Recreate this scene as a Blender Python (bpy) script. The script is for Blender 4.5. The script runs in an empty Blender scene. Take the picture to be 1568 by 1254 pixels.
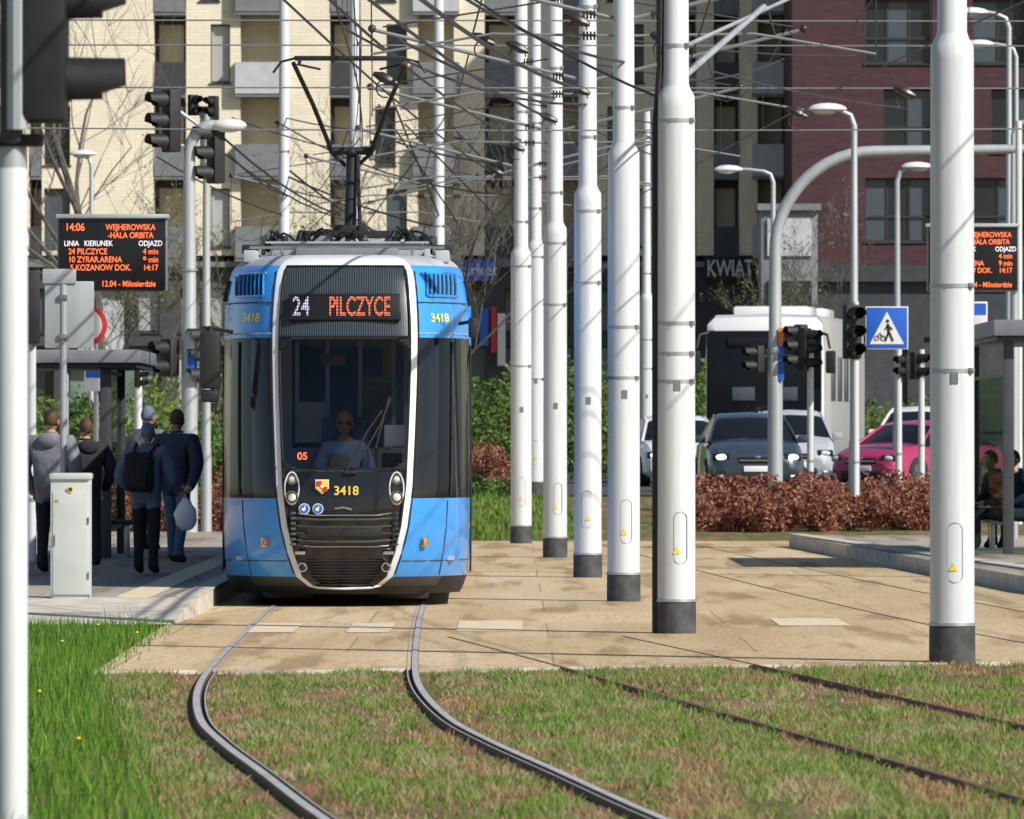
import bpy, bmesh, math, random
import numpy as np
from mathutils import Vector, Matrix
random.seed(7); rng=np.random.default_rng(7)
# ---- survey of the place: metres, camera at origin 1.65 m up, looking +Y ----
F=13000.0; CH=1.65; CX=784.0; HY=670.0
def sx(px,d): return (px-CX)*d/F
def sz(py,d): return CH-(py-HY)*d/F
scn=bpy.context.scene
# ---------------- materials ----------------
MATS={}
def nt(m):
    m.use_nodes=True
    t=m.node_tree; b=t.nodes.get('Principled BSDF'); return t,b
def M(name,col,rough=.6,metal=0,var=0.0,vs=4,bump=0,bs=40,emit=0,coat=0,spec=.5,streak=(1,1,1)):
    if name in MATS: return MATS[name]
    m=bpy.data.materials.new(name); t,b=nt(m)
    c=(col[0],col[1],col[2],1)
    b.inputs['Base Color'].default_value=c
    b.inputs['Roughness'].default_value=rough
    b.inputs['Metallic'].default_value=metal
    b.inputs['Specular IOR Level'].default_value=spec
    if coat: b.inputs['Coat Weight'].default_value=coat; b.inputs['Coat Roughness'].default_value=.05
    if emit:
        b.inputs['Emission Color'].default_value=c; b.inputs['Emission Strength'].default_value=emit
    if var or bump:
        tc=t.nodes.new('ShaderNodeTexCoord'); mp=t.nodes.new('ShaderNodeMapping'); mp.inputs['Scale'].default_value=streak
        t.links.new(tc.outputs['Object'],mp.inputs['Vector'])
    if var:
        n=t.nodes.new('ShaderNodeTexNoise'); n.inputs['Scale'].default_value=vs; n.inputs['Detail'].default_value=6
        t.links.new(mp.outputs[0],n.inputs['Vector'])
        r=t.nodes.new('ShaderNodeValToRGB'); r.color_ramp.elements[0].position=.3; r.color_ramp.elements[1].position=.7
        r.color_ramp.elements[0].color=tuple(max(0,x*(1-var)) for x in col)+(1,)
        r.color_ramp.elements[1].color=tuple(min(1,x*(1+var)) for x in col)+(1,)
        t.links.new(n.outputs['Fac'],r.inputs[0]); t.links.new(r.outputs[0],b.inputs['Base Color'])
    if bump:
        n2=t.nodes.new('ShaderNodeTexNoise'); n2.inputs['Scale'].default_value=bs; n2.inputs['Detail'].default_value=4
        bp=t.nodes.new('ShaderNodeBump'); bp.inputs['Strength'].default_value=bump; bp.inputs['Distance'].default_value=.02
        t.links.new(mp.outputs[0],n2.inputs['Vector']); t.links.new(n2.outputs['Fac'],bp.inputs['Height']); t.links.new(bp.outputs[0],b.inputs['Normal'])
    MATS[name]=m; return m
def ramp(t,els):
    r=t.nodes.new('ShaderNodeValToRGB'); cr=r.color_ramp
    while len(cr.elements)<len(els): cr.elements.new(.5)
    for e,(p,c) in zip(cr.elements,els): e.position=p; e.color=tuple(c)+(1,)
    return r
def noise_pos(t,scale,vec=(1,1,1),detail=5,coord='Object'):
    tc=t.nodes.new('ShaderNodeTexCoord'); mp=t.nodes.new('ShaderNodeMapping'); mp.inputs['Scale'].default_value=vec
    t.links.new(tc.outputs[coord],mp.inputs['Vector'])
    n=t.nodes.new('ShaderNodeTexNoise'); n.inputs['Scale'].default_value=scale; n.inputs['Detail'].default_value=detail
    t.links.new(mp.outputs[0],n.inputs['Vector']); return n
def mix(t,a,b,fac,mode='MIX'):
    x=t.nodes.new('ShaderNodeMix'); x.data_type='RGBA'; x.blend_type=mode
    if isinstance(fac,float): x.inputs[0].default_value=fac
    else: t.links.new(fac,x.inputs[0])
    for k,s in ((6,a),(7,b)):
        if isinstance(s,tuple): x.inputs[k].default_value=s+(1,)
        else: t.links.new(s,x.inputs[k])
    return x.outputs[2]
def leafmat(name,els,patch=None,pscale=1.0,pvec=(1,.3,1),transl=.25,pamt=.6):
    m=bpy.data.materials.new(name); t,b=nt(m)
    g=t.nodes.new('ShaderNodeNewGeometry'); r=ramp(t,els); t.links.new(g.outputs['Random Per Island'],r.inputs[0])
    out=r.outputs[0]
    if patch:
        n=noise_pos(t,pscale,pvec); r2=ramp(t,patch); t.links.new(n.outputs['Fac'],r2.inputs[0])
        out=mix(t,out,r2.outputs[0],pamt)
    t.links.new(out,b.inputs['Base Color']); b.inputs['Roughness'].default_value=.7; b.inputs['Specular IOR Level'].default_value=.2
    tr=t.nodes.new('ShaderNodeBsdfTranslucent'); t.links.new(out,tr.inputs[0])
    ms=t.nodes.new('ShaderNodeMixShader'); ms.inputs[0].default_value=transl
    o=t.nodes.get('Material Output'); t.links.new(b.outputs[0],ms.inputs[1]); t.links.new(tr.outputs[0],ms.inputs[2]); t.links.new(ms.outputs[0],o.inputs[0])
    MATS[name]=m; return m
def glassmat(name,tint,transp,rough=.03):
    m=bpy.data.materials.new(name); t,b=nt(m)
    b.inputs['Base Color'].default_value=(.01,.012,.014,1); b.inputs['Roughness'].default_value=rough
    tr=t.nodes.new('ShaderNodeBsdfTransparent'); tr.inputs[0].default_value=tuple(tint)+(1,)
    ms=t.nodes.new('ShaderNodeMixShader'); ms.inputs[0].default_value=transp
    o=t.nodes.get('Material Output'); t.links.new(b.outputs[0],ms.inputs[1]); t.links.new(tr.outputs[0],ms.inputs[2]); t.links.new(ms.outputs[0],o.inputs[0])
    MATS[name]=m; return m
patch_grass=[(.36,(.50,.28,.18)),(.43,(.43,.35,.19)),(.48,(.21,.30,.06)),(.54,(.28,.37,.11)),(.60,(.50,.46,.27)),(.66,(.48,.29,.19))]
leafmat('grass_blades',[(0,(.11,.20,.03)),(.35,(.23,.34,.055)),(.65,(.37,.43,.13)),(.85,(.58,.52,.31)),(1,(.5,.25,.15))],patch_grass,1.7,(1,.22,1),.4,.65)
leafmat('tuft_grass',[(0,(.09,.23,.025)),(.6,(.22,.38,.06)),(1,(.5,.5,.2))],None,transl=.4)
leafmat('dry_grass',[(0,(.20,.09,.05)),(.5,(.40,.21,.13)),(1,(.60,.48,.32))],None,transl=.3)
leafmat('lush_grass',[(0,(.07,.18,.02)),(.6,(.15,.31,.035)),(1,(.28,.44,.08))],None,transl=.4)
leafmat('red_leaves',[(0,(.14,.045,.035)),(.5,(.32,.12,.08)),(.85,(.44,.22,.15)),(1,(.2,.17,.06))],None,transl=.2)
leafmat('green_leaves',[(0,(.04,.08,.02)),(.5,(.10,.18,.04)),(.85,(.2,.31,.09)),(1,(.32,.32,.16))],[(.35,(.04,.07,.02)),(.6,(.22,.31,.08))],.8,(1,1,1),.3,.45)
leafmat('spring_leaves',[(0,(.10,.16,.04)),(1,(.28,.36,.11))],None,transl=.3)
def surf_ground():
    m=bpy.data.materials.new('meadow_ground'); t,b=nt(m)
    n=noise_pos(t,1.7,(1,.22,1)); r=ramp(t,[(.34,(.36,.21,.13)),(.42,(.26,.19,.10)),(.5,(.15,.16,.05)),(.58,(.24,.2,.10)),(.68,(.32,.21,.14))]); t.links.new(n.outputs['Fac'],r.inputs[0])
    n2=noise_pos(t,60,(1,.5,1)); r2=ramp(t,[(.35,(.5,.5,.5)),(.65,(1,1,1))]); t.links.new(n2.outputs['Fac'],r2.inputs[0])
    o=mix(t,r.outputs[0],r2.outputs[0],1.0,'MULTIPLY'); t.links.new(o,b.inputs['Base Color']); b.inputs['Roughness'].default_value=.95
    b.inputs['Specular IOR Level'].default_value=.1
    MATS['meadow_ground']=m
surf_ground()
def surf_pave(name,c1,c2,c3):
    m=bpy.data.materials.new(name); t,b=nt(m)
    n=noise_pos(t,.9,(1,.12,1)); r=ramp(t,[(.3,c1),(.5,c2),(.7,c3)]); t.links.new(n.outputs['Fac'],r.inputs[0])
    n2=noise_pos(t,25,(1,.35,1),8); r2=ramp(t,[(.3,(.66,.63,.58)),(.6,(1,1,1))]); t.links.new(n2.outputs['Fac'],r2.inputs[0])
    o=mix(t,r.outputs[0],r2.outputs[0],1.0,'MULTIPLY')
    tc=t.nodes.new('ShaderNodeTexCoord'); mp=t.nodes.new('ShaderNodeMapping'); mp.inputs['Location'].default_value=(1.25,.8,0); br=t.nodes.new('ShaderNodeTexBrick'); br.inputs['Scale'].default_value=1
    br.inputs['Brick Width'].default_value=3.1; br.inputs['Row Height'].default_value=5.0; br.inputs['Mortar Size'].default_value=.010; br.offset=.5
    br.inputs['Color1'].default_value=(1,1,1,1); br.inputs['Color2'].default_value=(.86,.85,.83,1); br.inputs['Mortar'].default_value=(.62,.58,.52,1)
    t.links.new(tc.outputs['Object'],mp.inputs[0]); t.links.new(mp.outputs[0],br.inputs['Vector'])
    o=mix(t,o,br.outputs['Color'],1.0,'MULTIPLY')
    n3=noise_pos(t,2.2,(1,.07,1),6); r3=ramp(t,[(.37,(.50,.43,.36)),(.47,(1,1,1))]); t.links.new(n3.outputs['Fac'],r3.inputs[0])
    o=mix(t,o,r3.outputs[0],.65,'MULTIPLY')
    n4=noise_pos(t,4,(1,.9,1),4); r4=ramp(t,[(.3,(.45,.37,.3)),(.36,(1,1,1))]); t.links.new(n4.outputs['Fac'],r4.inputs[0])
    o=mix(t,o,r4.outputs[0],.7,'MULTIPLY')
    t.links.new(o,b.inputs['Base Color']); b.inputs['Roughness'].default_value=.85; b.inputs['Specular IOR Level'].default_value=.25
    bp=t.nodes.new('ShaderNodeBump'); bp.inputs['Strength'].default_value=.4; bp.inputs['Distance'].default_value=.01; t.links.new(n2.outputs['Fac'],bp.inputs['Height']); t.links.new(bp.outputs[0],b.inputs['Normal'])
    MATS[name]=m
surf_pave('tan_concrete',(.57,.42,.245),(.65,.50,.305),(.71,.57,.38))
surf_pave('platform_paving',(.36,.32,.27),(.44,.40,.35),(.50,.46,.40))
def brickmat(name,c1,c2,mort,bw=.25,rh=.08):
    m=bpy.data.materials.new(name); t,b=nt(m)
    tc=t.nodes.new('ShaderNodeTexCoord'); sp=t.nodes.new('ShaderNodeSeparateXYZ'); cb=t.nodes.new('ShaderNodeCombineXYZ'); ad=t.nodes.new('ShaderNodeMath')
    t.links.new(tc.outputs['Object'],sp.inputs[0]); t.links.new(sp.outputs['X'],ad.inputs[0]); t.links.new(sp.outputs['Y'],ad.inputs[1])
    t.links.new(ad.outputs[0],cb.inputs['X']); t.links.new(sp.outputs['Z'],cb.inputs['Y'])
    br=t.nodes.new('ShaderNodeTexBrick'); br.inputs['Scale'].default_value=1; br.inputs['Brick Width'].default_value=bw; br.inputs['Row Height'].default_value=rh; br.inputs['Mortar Size'].default_value=.012
    br.inputs['Color1'].default_value=c1+(1,); br.inputs['Color2'].default_value=c2+(1,); br.inputs['Mortar'].default_value=mort+(1,)
    t.links.new(cb.outputs[0],br.inputs['Vector'])
    n=noise_pos(t,.6); r=ramp(t,[(.3,(.87,.87,.87)),(.7,(1.0,1.0,1.0))]); t.links.new(n.outputs['Fac'],r.inputs[0])
    t.links.new(mix(t,br.outputs['Color'],r.outputs[0],1.0,'MULTIPLY'),b.inputs['Base Color']); b.inputs['Roughness'].default_value=.9
    MATS[name]=m
brickmat('cream_brick',(.95,.88,.70),(.89,.81,.63),(.76,.68,.53),.5,.12)
brickmat('dark_red_brick',(.095,.035,.042),(.06,.025,.035),(.07,.045,.05),.5,.12)
M('white_paint',(.78,.79,.81),.35,coat=.3,var=.05,vs=2)
M('tram_blue',(.045,.32,.84),.25,coat=.6,var=.08,vs=1.5)
M('tram_gray',(.42,.45,.48),.45,var=.1)
M('black_gloss',(.012,.013,.016),.12,coat=.3)
M('black_matte',(.014,.014,.016),.6,var=.3,vs=8)
M('rubber',(.03,.03,.03),.85)
M('chrome',(.7,.7,.72),.15,1)
M('steel',(.5,.5,.5),.35,1,var=.2,vs=6)
M('galv',(.45,.48,.5),.5,.3,var=.15,vs=3,streak=(1,1,.2))
M('pole_paint',(.63,.66,.68),.5,var=.13,vs=3.5,streak=(4,4,.2))
M('pole_base',(.06,.062,.065),.7,var=.45,vs=9)
M('strap',(.45,.47,.5),.4,.6)
M('lamp_head',(.68,.70,.70),.4)
M('lamp_lens',(.75,.76,.76),.1,spec=.8)
M('headlight_on',(1,.95,.85),.2,emit=3)
def ledmat(name,col,st,fx,fz):
    m=bpy.data.materials.new(name); t,b=nt(m); b.inputs['Base Color'].default_value=(.02,.01,.01,1); b.inputs['Emission Color'].default_value=col+(1,)
    tc=t.nodes.new('ShaderNodeTexCoord'); sp=t.nodes.new('ShaderNodeSeparateXYZ'); t.links.new(tc.outputs['Object'],sp.inputs[0])
    def s(o,f):
        a=t.nodes.new('ShaderNodeMath'); a.operation='MULTIPLY'; a.inputs[1].default_value=f; t.links.new(sp.outputs[o],a.inputs[0])
        c=t.nodes.new('ShaderNodeMath'); c.operation='SINE'; t.links.new(a.outputs[0],c.inputs[0])
        d=t.nodes.new('ShaderNodeMath'); d.operation='MULTIPLY_ADD'; d.inputs[1].default_value=.4; d.inputs[2].default_value=.6; t.links.new(c.outputs[0],d.inputs[0]); return d.outputs[0]
    e=t.nodes.new('ShaderNodeMath'); e.operation='MULTIPLY'; t.links.new(s('X',fx),e.inputs[0]); t.links.new(s('Y',fz),e.inputs[1])
    g=t.nodes.new('ShaderNodeMath'); g.operation='MULTIPLY'; g.inputs[1].default_value=st; t.links.new(e.outputs[0],g.inputs[0]); t.links.new(g.outputs[0],b.inputs['Emission Strength']); MATS[name]=m
ledmat('orange_led',(1,.19,.07),2.2,200,200); ledmat('violet_led',(.75,.7,1),1.8,200,200)
M('board_led',(1,.17,.05),.5,emit=1.0); M('board_led_white',(.8,.78,.85),.5,emit=.6)
M('yellow_mark',(.8,.62,.05),.5)
M('red_mark',(.6,.03,.03),.5)
M('blue_sign',(.02,.13,.6),.4)
M('white_mark',(.8,.8,.8),.5)
M('orange_lens',(.8,.25,.02),.3)
M('concrete_kerb',(.54,.50,.43),.85,var=.2,vs=4,bump=.3)
M('faded_marking',(.70,.58,.41),.85,var=.15,vs=6)
M('asphalt',(.06,.06,.062),.85,var=.2,vs=2,bump=.2)
M('rail_top',(.66,.63,.59),.42,.45,var=.15,vs=3)
M('rail_side',(.15,.085,.055),.8,var=.4,vs=20)
M('rail_groove',(.035,.027,.022),.9)
M('cabinet',(.50,.54,.52),.5,var=.08,vs=3)
M('dark_panel',(.05,.055,.06),.5,var=.15)
M('gray_panel',(.20,.21,.23),.5,var=.12)
M('light_panel',(.52,.54,.57),.45,var=.1)
M('plinth',(.06,.06,.068),.6,var=.2)
M('win_dark',(.02,.025,.03),.12,spec=.5)
M('win_mid',(.07,.09,.11),.15,spec=.6)
M('win_curtain',(.42,.43,.43),.3,spec=.6)
M('win_frame',(.04,.04,.045),.5)
M('shop_glass',(.14,.19,.18),.2,var=.8,vs=.6)
M('bark',(.10,.09,.08),.9,var=.3)
M('skin',(.48,.27,.19),.55)
M('hair_dark',(.03,.02,.015),.7); M('hair_brown',(.08,.045,.025),.7)
M('cloth_black',(.018,.018,.022),.85,var=.2,vs=9,bump=.5,bs=14)
M('cloth_navy',(.03,.04,.08),.8,var=.3,vs=9,bump=.6,bs=14)
M('cloth_slate',(.13,.17,.24),.8,var=.2,vs=9,bump=.5,bs=14)
M('cloth_gray',(.2,.21,.24),.85,var=.2,vs=9,bump=.5,bs=14)
M('cloth_jean',(.08,.13,.22),.85,var=.2,vs=9)
M('shirt_blue',(.35,.46,.65),.8)
M('bag_white',(.9,.9,.9),.5)
M('interior',(.42,.45,.5),.7); M('seat_blue',(.08,.13,.28),.8)
M('car_dark',(.035,.05,.07),.25,coat=.8); M('car_pink',(.40,.03,.12),.25,coat=.8); M('car_white',(.78,.78,.78),.3,coat=.6)
M('car_glass',(.010,.013,.017),.12,spec=.15)
M('wire',(.035,.035,.04),.6); M('wire_gray',(.22,.23,.24),.5,.3)
M('insulator',(.03,.022,.022),.3)
M('board_screen',(.01,.01,.012),.3)
M('stripes',(.05,.055,.065),.2,coat=.3)
def stripes():
    t,b=nt(MATS['stripes']); tc=t.nodes.new('ShaderNodeTexCoord'); w=t.nodes.new('ShaderNodeTexWave'); w.inputs['Scale'].default_value=14; w.wave_type='BANDS'; w.bands_direction='X'
    t.links.new(tc.outputs['Object'],w.inputs['Vector']); r=ramp(t,[(.3,(.015,.02,.025)),(.8,(.065,.085,.10))]); t.links.new(w.outputs['Fac'],r.inputs[0]); t.links.new(r.outputs[0],b.inputs['Base Color'])
stripes()
glassmat('windscreen',(.92,.96,1),.82)
glassmat('tint_glass',(.22,.22,.22),.3)
glassmat('shelter_glass',(.7,.8,.78),.75)
# ---------------- mesh builder ----------------
class MB:
    def __init__(s): s.v=[];s.f=[];s.m=[];s.mats=[];s.T=Matrix.Identity(4)
    def mi(s,m):
        if m not in s.mats: s.mats.append(m)
        return s.mats.index(m)
    def add(s,vs,fs,mat):
        o=len(s.v); T=s.T
        s.v+= [tuple(T@Vector(p)) for p in vs]
        for i,f in enumerate(fs):
            s.f.append([o+k for k in f]); s.m.append(s.mi(mat(i) if callable(mat) else mat))
    def box(s,x,y,z,a,b,c,mat,bev=0,rz=0):
        bm=bmesh.new(); bmesh.ops.create_cube(bm,size=1)
        for v in bm.verts: v.co=Vector((v.co.x*a,v.co.y*b,v.co.z*c))
        if bev: bmesh.ops.bevel(bm,geom=list(bm.edges),offset=bev,segments=2,affect='EDGES',profile=.6)
        R=Matrix.Translation((x,y,z))@Matrix.Rotation(rz,4,'Z')
        bm.verts.ensure_lookup_table()
        s.add([R@v.co for v in bm.verts],[[v.index for v in f.verts] for f in bm.faces],mat); bm.free()
    def rng(s,x0,x1,y0,y1,z0,z1,mat,bev=0): s.box((x0+x1)/2,(y0+y1)/2,(z0+z1)/2,abs(x1-x0),abs(y1-y0),abs(z1-z0),mat,bev)
    def tube(s,pts,r,mat,n=8,caps=True):
        pts=[Vector(p) for p in pts]; rs=r if isinstance(r,(list,tuple)) else [r]*len(pts)
        vs=[];fs=[]; up=None
        for i,p in enumerate(pts):
            if i==0: t=pts[1]-p
            elif i==len(pts)-1: t=p-pts[i-1]
            else: t=(pts[i+1]-p).normalized()+(p-pts[i-1]).normalized()
            if t.length<1e-9: t=Vector((0,0,1))
            t.normalize()
            if up is None:
                up=Vector((1,0,0)) if abs(t.x)<.8 else Vector((0,1,0))
            a=(up-t*up.dot(t)); a.normalize(); up=a; b=t.cross(a)
            for k in range(n):
                q=2*math.pi*k/n; vs.append(p+(a*math.cos(q)+b*math.sin(q))*rs[i])
        for i in range(len(pts)-1):
            for k in range(n):
                k2=(k+1)%n; fs.append([i*n+k,i*n+k2,(i+1)*n+k2,(i+1)*n+k])
        if caps: fs.append(list(range(n))[::-1]); fs.append([(len(pts)-1)*n+k for k in range(n)])
        s.add(vs,fs,mat)
    def cyl(s,p0,p1,r0,r1,mat,n=16,caps=True): s.tube([p0,p1],[r0,r1],mat,n,caps)
    def ell(s,c,r,mat,n=12,rings=8,fn=None):
        vs=[];fs=[]
        for i in range(rings+1):
            th=math.pi*i/rings
            for k in range(n):
                q=2*math.pi*k/n; p=Vector((math.sin(th)*math.cos(q),math.sin(th)*math.sin(q),math.cos(th)))
                if fn: p=fn(p)
                vs.append((c[0]+p.x*r[0],c[1]+p.y*r[1],c[2]+p.z*r[2]))
        for i in range(rings):
            for k in range(n):
                k2=(k+1)%n; fs.append([i*n+k,(i+1)*n+k,(i+1)*n+k2,i*n+k2])
        s.add(vs,fs,mat)
    def loft(s,rings,mat,closed=False):
        n=len(rings[0]); vs=[p for r in rings for p in r]; fs=[];ids=[]
        for i in range(len(rings)-1):
            for k in range(n if closed else n-1):
                k2=(k+1)%n; fs.append([i*n+k,i*n+k2,(i+1)*n+k2,(i+1)*n+k]); ids.append((i,k))
        if callable(mat):
            keep=[(f,mat(*id)) for f,id in zip(fs,ids)]; keep=[q for q in keep if q[1]]
            s.add(vs,[q[0] for q in keep],lambda i:keep[i][1])
        else: s.add(vs,fs,mat)
    def poly(s,pts,mat): s.add(pts,[list(range(len(pts)))],mat)
    def prism(s,pts2,z0,z1,mat,side=None):
        n=len(pts2); vs=[(p[0],p[1],z0) for p in pts2]+[(p[0],p[1],z1) for p in pts2]
        s.add(vs,[[n+k for k in range(n)]],mat)
        s.add(vs,[[k,(k+1)%n,n+(k+1)%n,n+k] for k in range(n)],side or mat)
    def obj(s,name,loc=(0,0,0),rz=0,parent=None,angle=35):
        me=bpy.data.meshes.new(name); me.from_pydata(s.v,[],s.f)
        for m in s.mats: me.materials.append(MATS[m])
        me.polygons.foreach_set('material_index',s.m); me.polygons.foreach_set('use_smooth',[True]*len(s.f)); me.update()
        me.set_sharp_from_angle(angle=math.radians(angle))
        o=bpy.data.objects.new(name,me); scn.collection.objects.link(o); o.location=loc; o.rotation_euler=(0,0,rz)
        if parent: o.parent=parent
        return o
def text(name,body,size,loc,mat,parent=None,rx=90,align='LEFT',bold=0,sxx=1.0,rz=0):
    c=bpy.data.curves.new(name,'FONT'); c.body=body; c.size=size; c.align_x=align; c.align_y='CENTER'; c.offset=bold
    o=bpy.data.objects.new(name,c); scn.collection.objects.link(o); c.materials.append(MATS[mat])
    o.location=loc; o.rotation_euler=(math.radians(rx),0,rz); o.scale=(sxx,1,1)
    if parent: o.parent=parent
    return o
def fastmesh(name,co,tris,matname,nv=3):
    me=bpy.data.meshes.new(name); n=len(tris)
    me.vertices.add(len(co)); me.vertices.foreach_set('co',co.astype(np.float32).ravel())
    me.loops.add(n*nv); me.loops.foreach_set('vertex_index',tris.astype(np.int32).ravel())
    me.polygons.add(n); me.polygons.foreach_set('loop_start',np.arange(0,n*nv,nv,dtype=np.int32)); 
    me.update(calc_edges=True); me.validate(); me.materials.append(MATS[matname])
    o=bpy.data.objects.new(name,me); scn.collection.objects.link(o); return o
def blades(name,xy,z,h0,h1,w0,w1,mat,lean=.5):
    n=len(xy); h=rng.uniform(h0,h1,n); w=rng.uniform(w0,w1,n); a=rng.uniform(0,math.pi,n); la=rng.uniform(0,2*math.pi,n); ll=h*rng.uniform(0,lean,n)
    dx=np.cos(a)*w/2; dy=np.sin(a)*w/2
    p0=np.stack([xy[:,0]-dx,xy[:,1]-dy,z],1); p1=np.stack([xy[:,0]+dx,xy[:,1]+dy,z],1)
    p2=np.stack([xy[:,0]+np.cos(la)*ll,xy[:,1]+np.sin(la)*ll,z+h],1)
    co=np.stack([p0,p1,p2],1).reshape(-1,3); return fastmesh(name,co,np.arange(3*n).reshape(-1,3),mat)
def leaves(name,clumps,per,size,mat):
    C=np.array(clumps); n=len(C)*per; idx=np.repeat(np.arange(len(C)),per)
    d=rng.normal(size=(n,3)); d/=np.linalg.norm(d,axis=1)[:,None]; r=rng.uniform(.35,1.05,n)**.6
    c=C[idx,:3]+d*(r[:,None])*C[idx,3:6]; c[:,2]=np.maximum(c[:,2],C[idx,6]+.02)
    a=rng.normal(size=(n,3)); a/=np.linalg.norm(a,axis=1)[:,None]; b=np.cross(a,rng.normal(size=(n,3))); b/=np.linalg.norm(b,axis=1)[:,None]
    s=(size*rng.uniform(.5,1.2,n))[:,None]
    co=np.stack([c-a*s,c+b*s*.5,c+a*s,c-b*s*.5],1).reshape(-1,3); return fastmesh(name,co,np.arange(4*n).reshape(-1,4),mat,4)
def H(y):
    if y<134: return 0
    if y<150: return .6*(y-134)/16
    if y<230: return .6
    if y<300: return .6+.9*(y-230)/70
    return 1.5
# ---------------- ground ----------------
ys=[-200,-20,20,60,100,134,138,142,146,150,180,230,250,270,285,300,400,700,1500,4000]; xs=[-3000,-400,-60,-20,-5,0,5,20,60,400,3000]
g=MB(); g.loft([[(x,y,H(y)) for x in xs] for y in ys],'meadow_ground'); g.obj('ground')
p=MB(); p.prism([(-2.89,58.8),(-2.2,59.2),(-1.5,59.1),(-.7,59.7),(0,59.6),(1.1,60.5),(2.3,60.6),(4,61.7),(60,63),(60,133),(-30,133),(-30,80),(-2.98,80),(-3.0,73.5),(-2.95,66)],-.05,.03,'tan_concrete','concrete_kerb'); p.obj('concrete_pavement')
r=MB(); yy=[151,180,230,250,270,285,298]; r.loft([[(x,y,H(y)+.02) for x in (.8,6,12,60)] for y in yy],'asphalt'); r.obj('road')
r=MB(); r.loft([[(x,y,H(y)+.12) for x in (-60,.6)] for y in (262,264)],'concrete_kerb'); r.obj('footpath')
mk=MB()
for a,b,d0,d1 in [(385,455,70.5,74),(535,600,70.5,74),(700,800,71,75),(1200,1310,73,76)]:
    x0=sx(a,72); x1=sx(b,72); mk.poly([(x0,d0,.034),(x1,d0,.034),(x1,d1,.034),(x0,d1,.034)],'faded_marking')
mk.obj('crossing_marking')
# platforms
pl=MB()
pl.prism([(-2.87,77),(-2.87,131),(-9,131),(-9,77)],-.1,.2,'platform_paving','concrete_kerb')
pl.add([(-2.95,73.4,.035),(-9,73.4,.035),(-9,76.99,.2),(-2.87,76.99,.2),(-2.95,73.4,-.05),(-2.87,76.99,-.05)],[[0,3,2,1],[0,4,5,3]],'concrete_kerb')
pl.rng(-3.05,-2.86,77.2,131,.2,.215,'concrete_kerb'); pl.rng(-3.6,-3.3,77.2,131,.2,.206,'faded_marking')
pl.obj('tram_platform')
pr=MB(); pr.prism([(4.13,126),(5.35,88.6),(6.75,70),(14,70),(14,126)],-.1,.2,'platform_paving','concrete_kerb')
for i in range(20):
    t0=i/20; t1=(i+.97)/20; q=lambda t:(4.13+(6.75-4.13)*(t**1.05),126-56*t)
    (a,b),(c,d)=q(t0),q(t1); 
    pr.add([(a-.02,b,.0),(c-.02,d,.0),(c-.02,d,.225),(a-.02,b,.225),(c+.22,d,.225),(a+.22,b,.225)],[[0,1,2,3],[3,2,4,5]],'concrete_kerb')
pr.obj('tram_platform')
# ---------------- rails ----------------
def crom(pts,n=12):
    out=[]; P=[pts[0]]+pts+[pts[-1]]
    for i in range(1,len(P)-2):
        for k in range(n):
            t=k/n; o=[]
            for a in range(2):
                p0,p1,p2,p3=P[i-1][a],P[i][a],P[i+1][a],P[i+2][a]
                o.append(.5*((2*p1)+(-p0+p2)*t+(2*p0-5*p1+4*p2-p3)*t*t+(-p0+3*p1-3*p2+p3)*t**3))
            out.append(tuple(o))
    out.append(pts[-1]); return out
A=crom([(1.62,19.5),(.58,29.2),(-.05,35.7),(-.48,40.9),(-.84,45.3),(-1.09,49.1),(-1.31,54.9),(-1.42,61.5),(-1.53,74),(-1.64,90),(-1.95,110),(-2.5,130)])
Bt=crom([(3.9,26),(3.1,37),(2.05,49),(1.1,59.6),(.2,69)])
Ct=crom([(6.6,48),(4.75,67),(3.57,89),(2.4,119),(1.9,132)])
def rails(name,path,z=.05,thin=False):
    mb=MB(); tm='rail_side' if thin else 'rail_top'; k=.5 if thin else .86
    for side in (-1,1):
        pts=[]
        for i,(x,y) in enumerate(path):
            a=path[max(0,i-1)]; b=path[min(len(path)-1,i+1)]; t=Vector((b[0]-a[0],b[1]-a[1])).normalized(); nrm=Vector((t.y,-t.x))
            pts.append((Vector((x,y))+nrm*side*.7175,nrm*-side))
        def strip(o0,o1,z0,z1,m): mb.loft([[(q.x+w.x*o0*k,q.y+w.y*o0*k,z0) , (q.x+w.x*o1*k,q.y+w.y*o1*k,z1)] for q,w in pts],m)
        strip(-.034,-.03,-.02,z-.004,'rail_side'); strip(-.03,-.024,z-.004,z,'rail_side'); strip(-.024,.026,z,z+.001,tm); strip(.026,.028,z,z-.022,'rail_side')
        strip(.028,.058,z-.022,z-.022,'rail_groove'); strip(.058,.058,z-.022,z-.004,'rail_side'); strip(.058,.068,z-.004,z-.004,'rail_top' if not thin else tm); strip(.068,.072,z-.004,-.02,'rail_side')
    return mb.obj(name)
rails('tram_track',A,.037); rails('tram_track',Bt,.033,True); rails('tram_track',Ct,.033,True)
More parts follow.
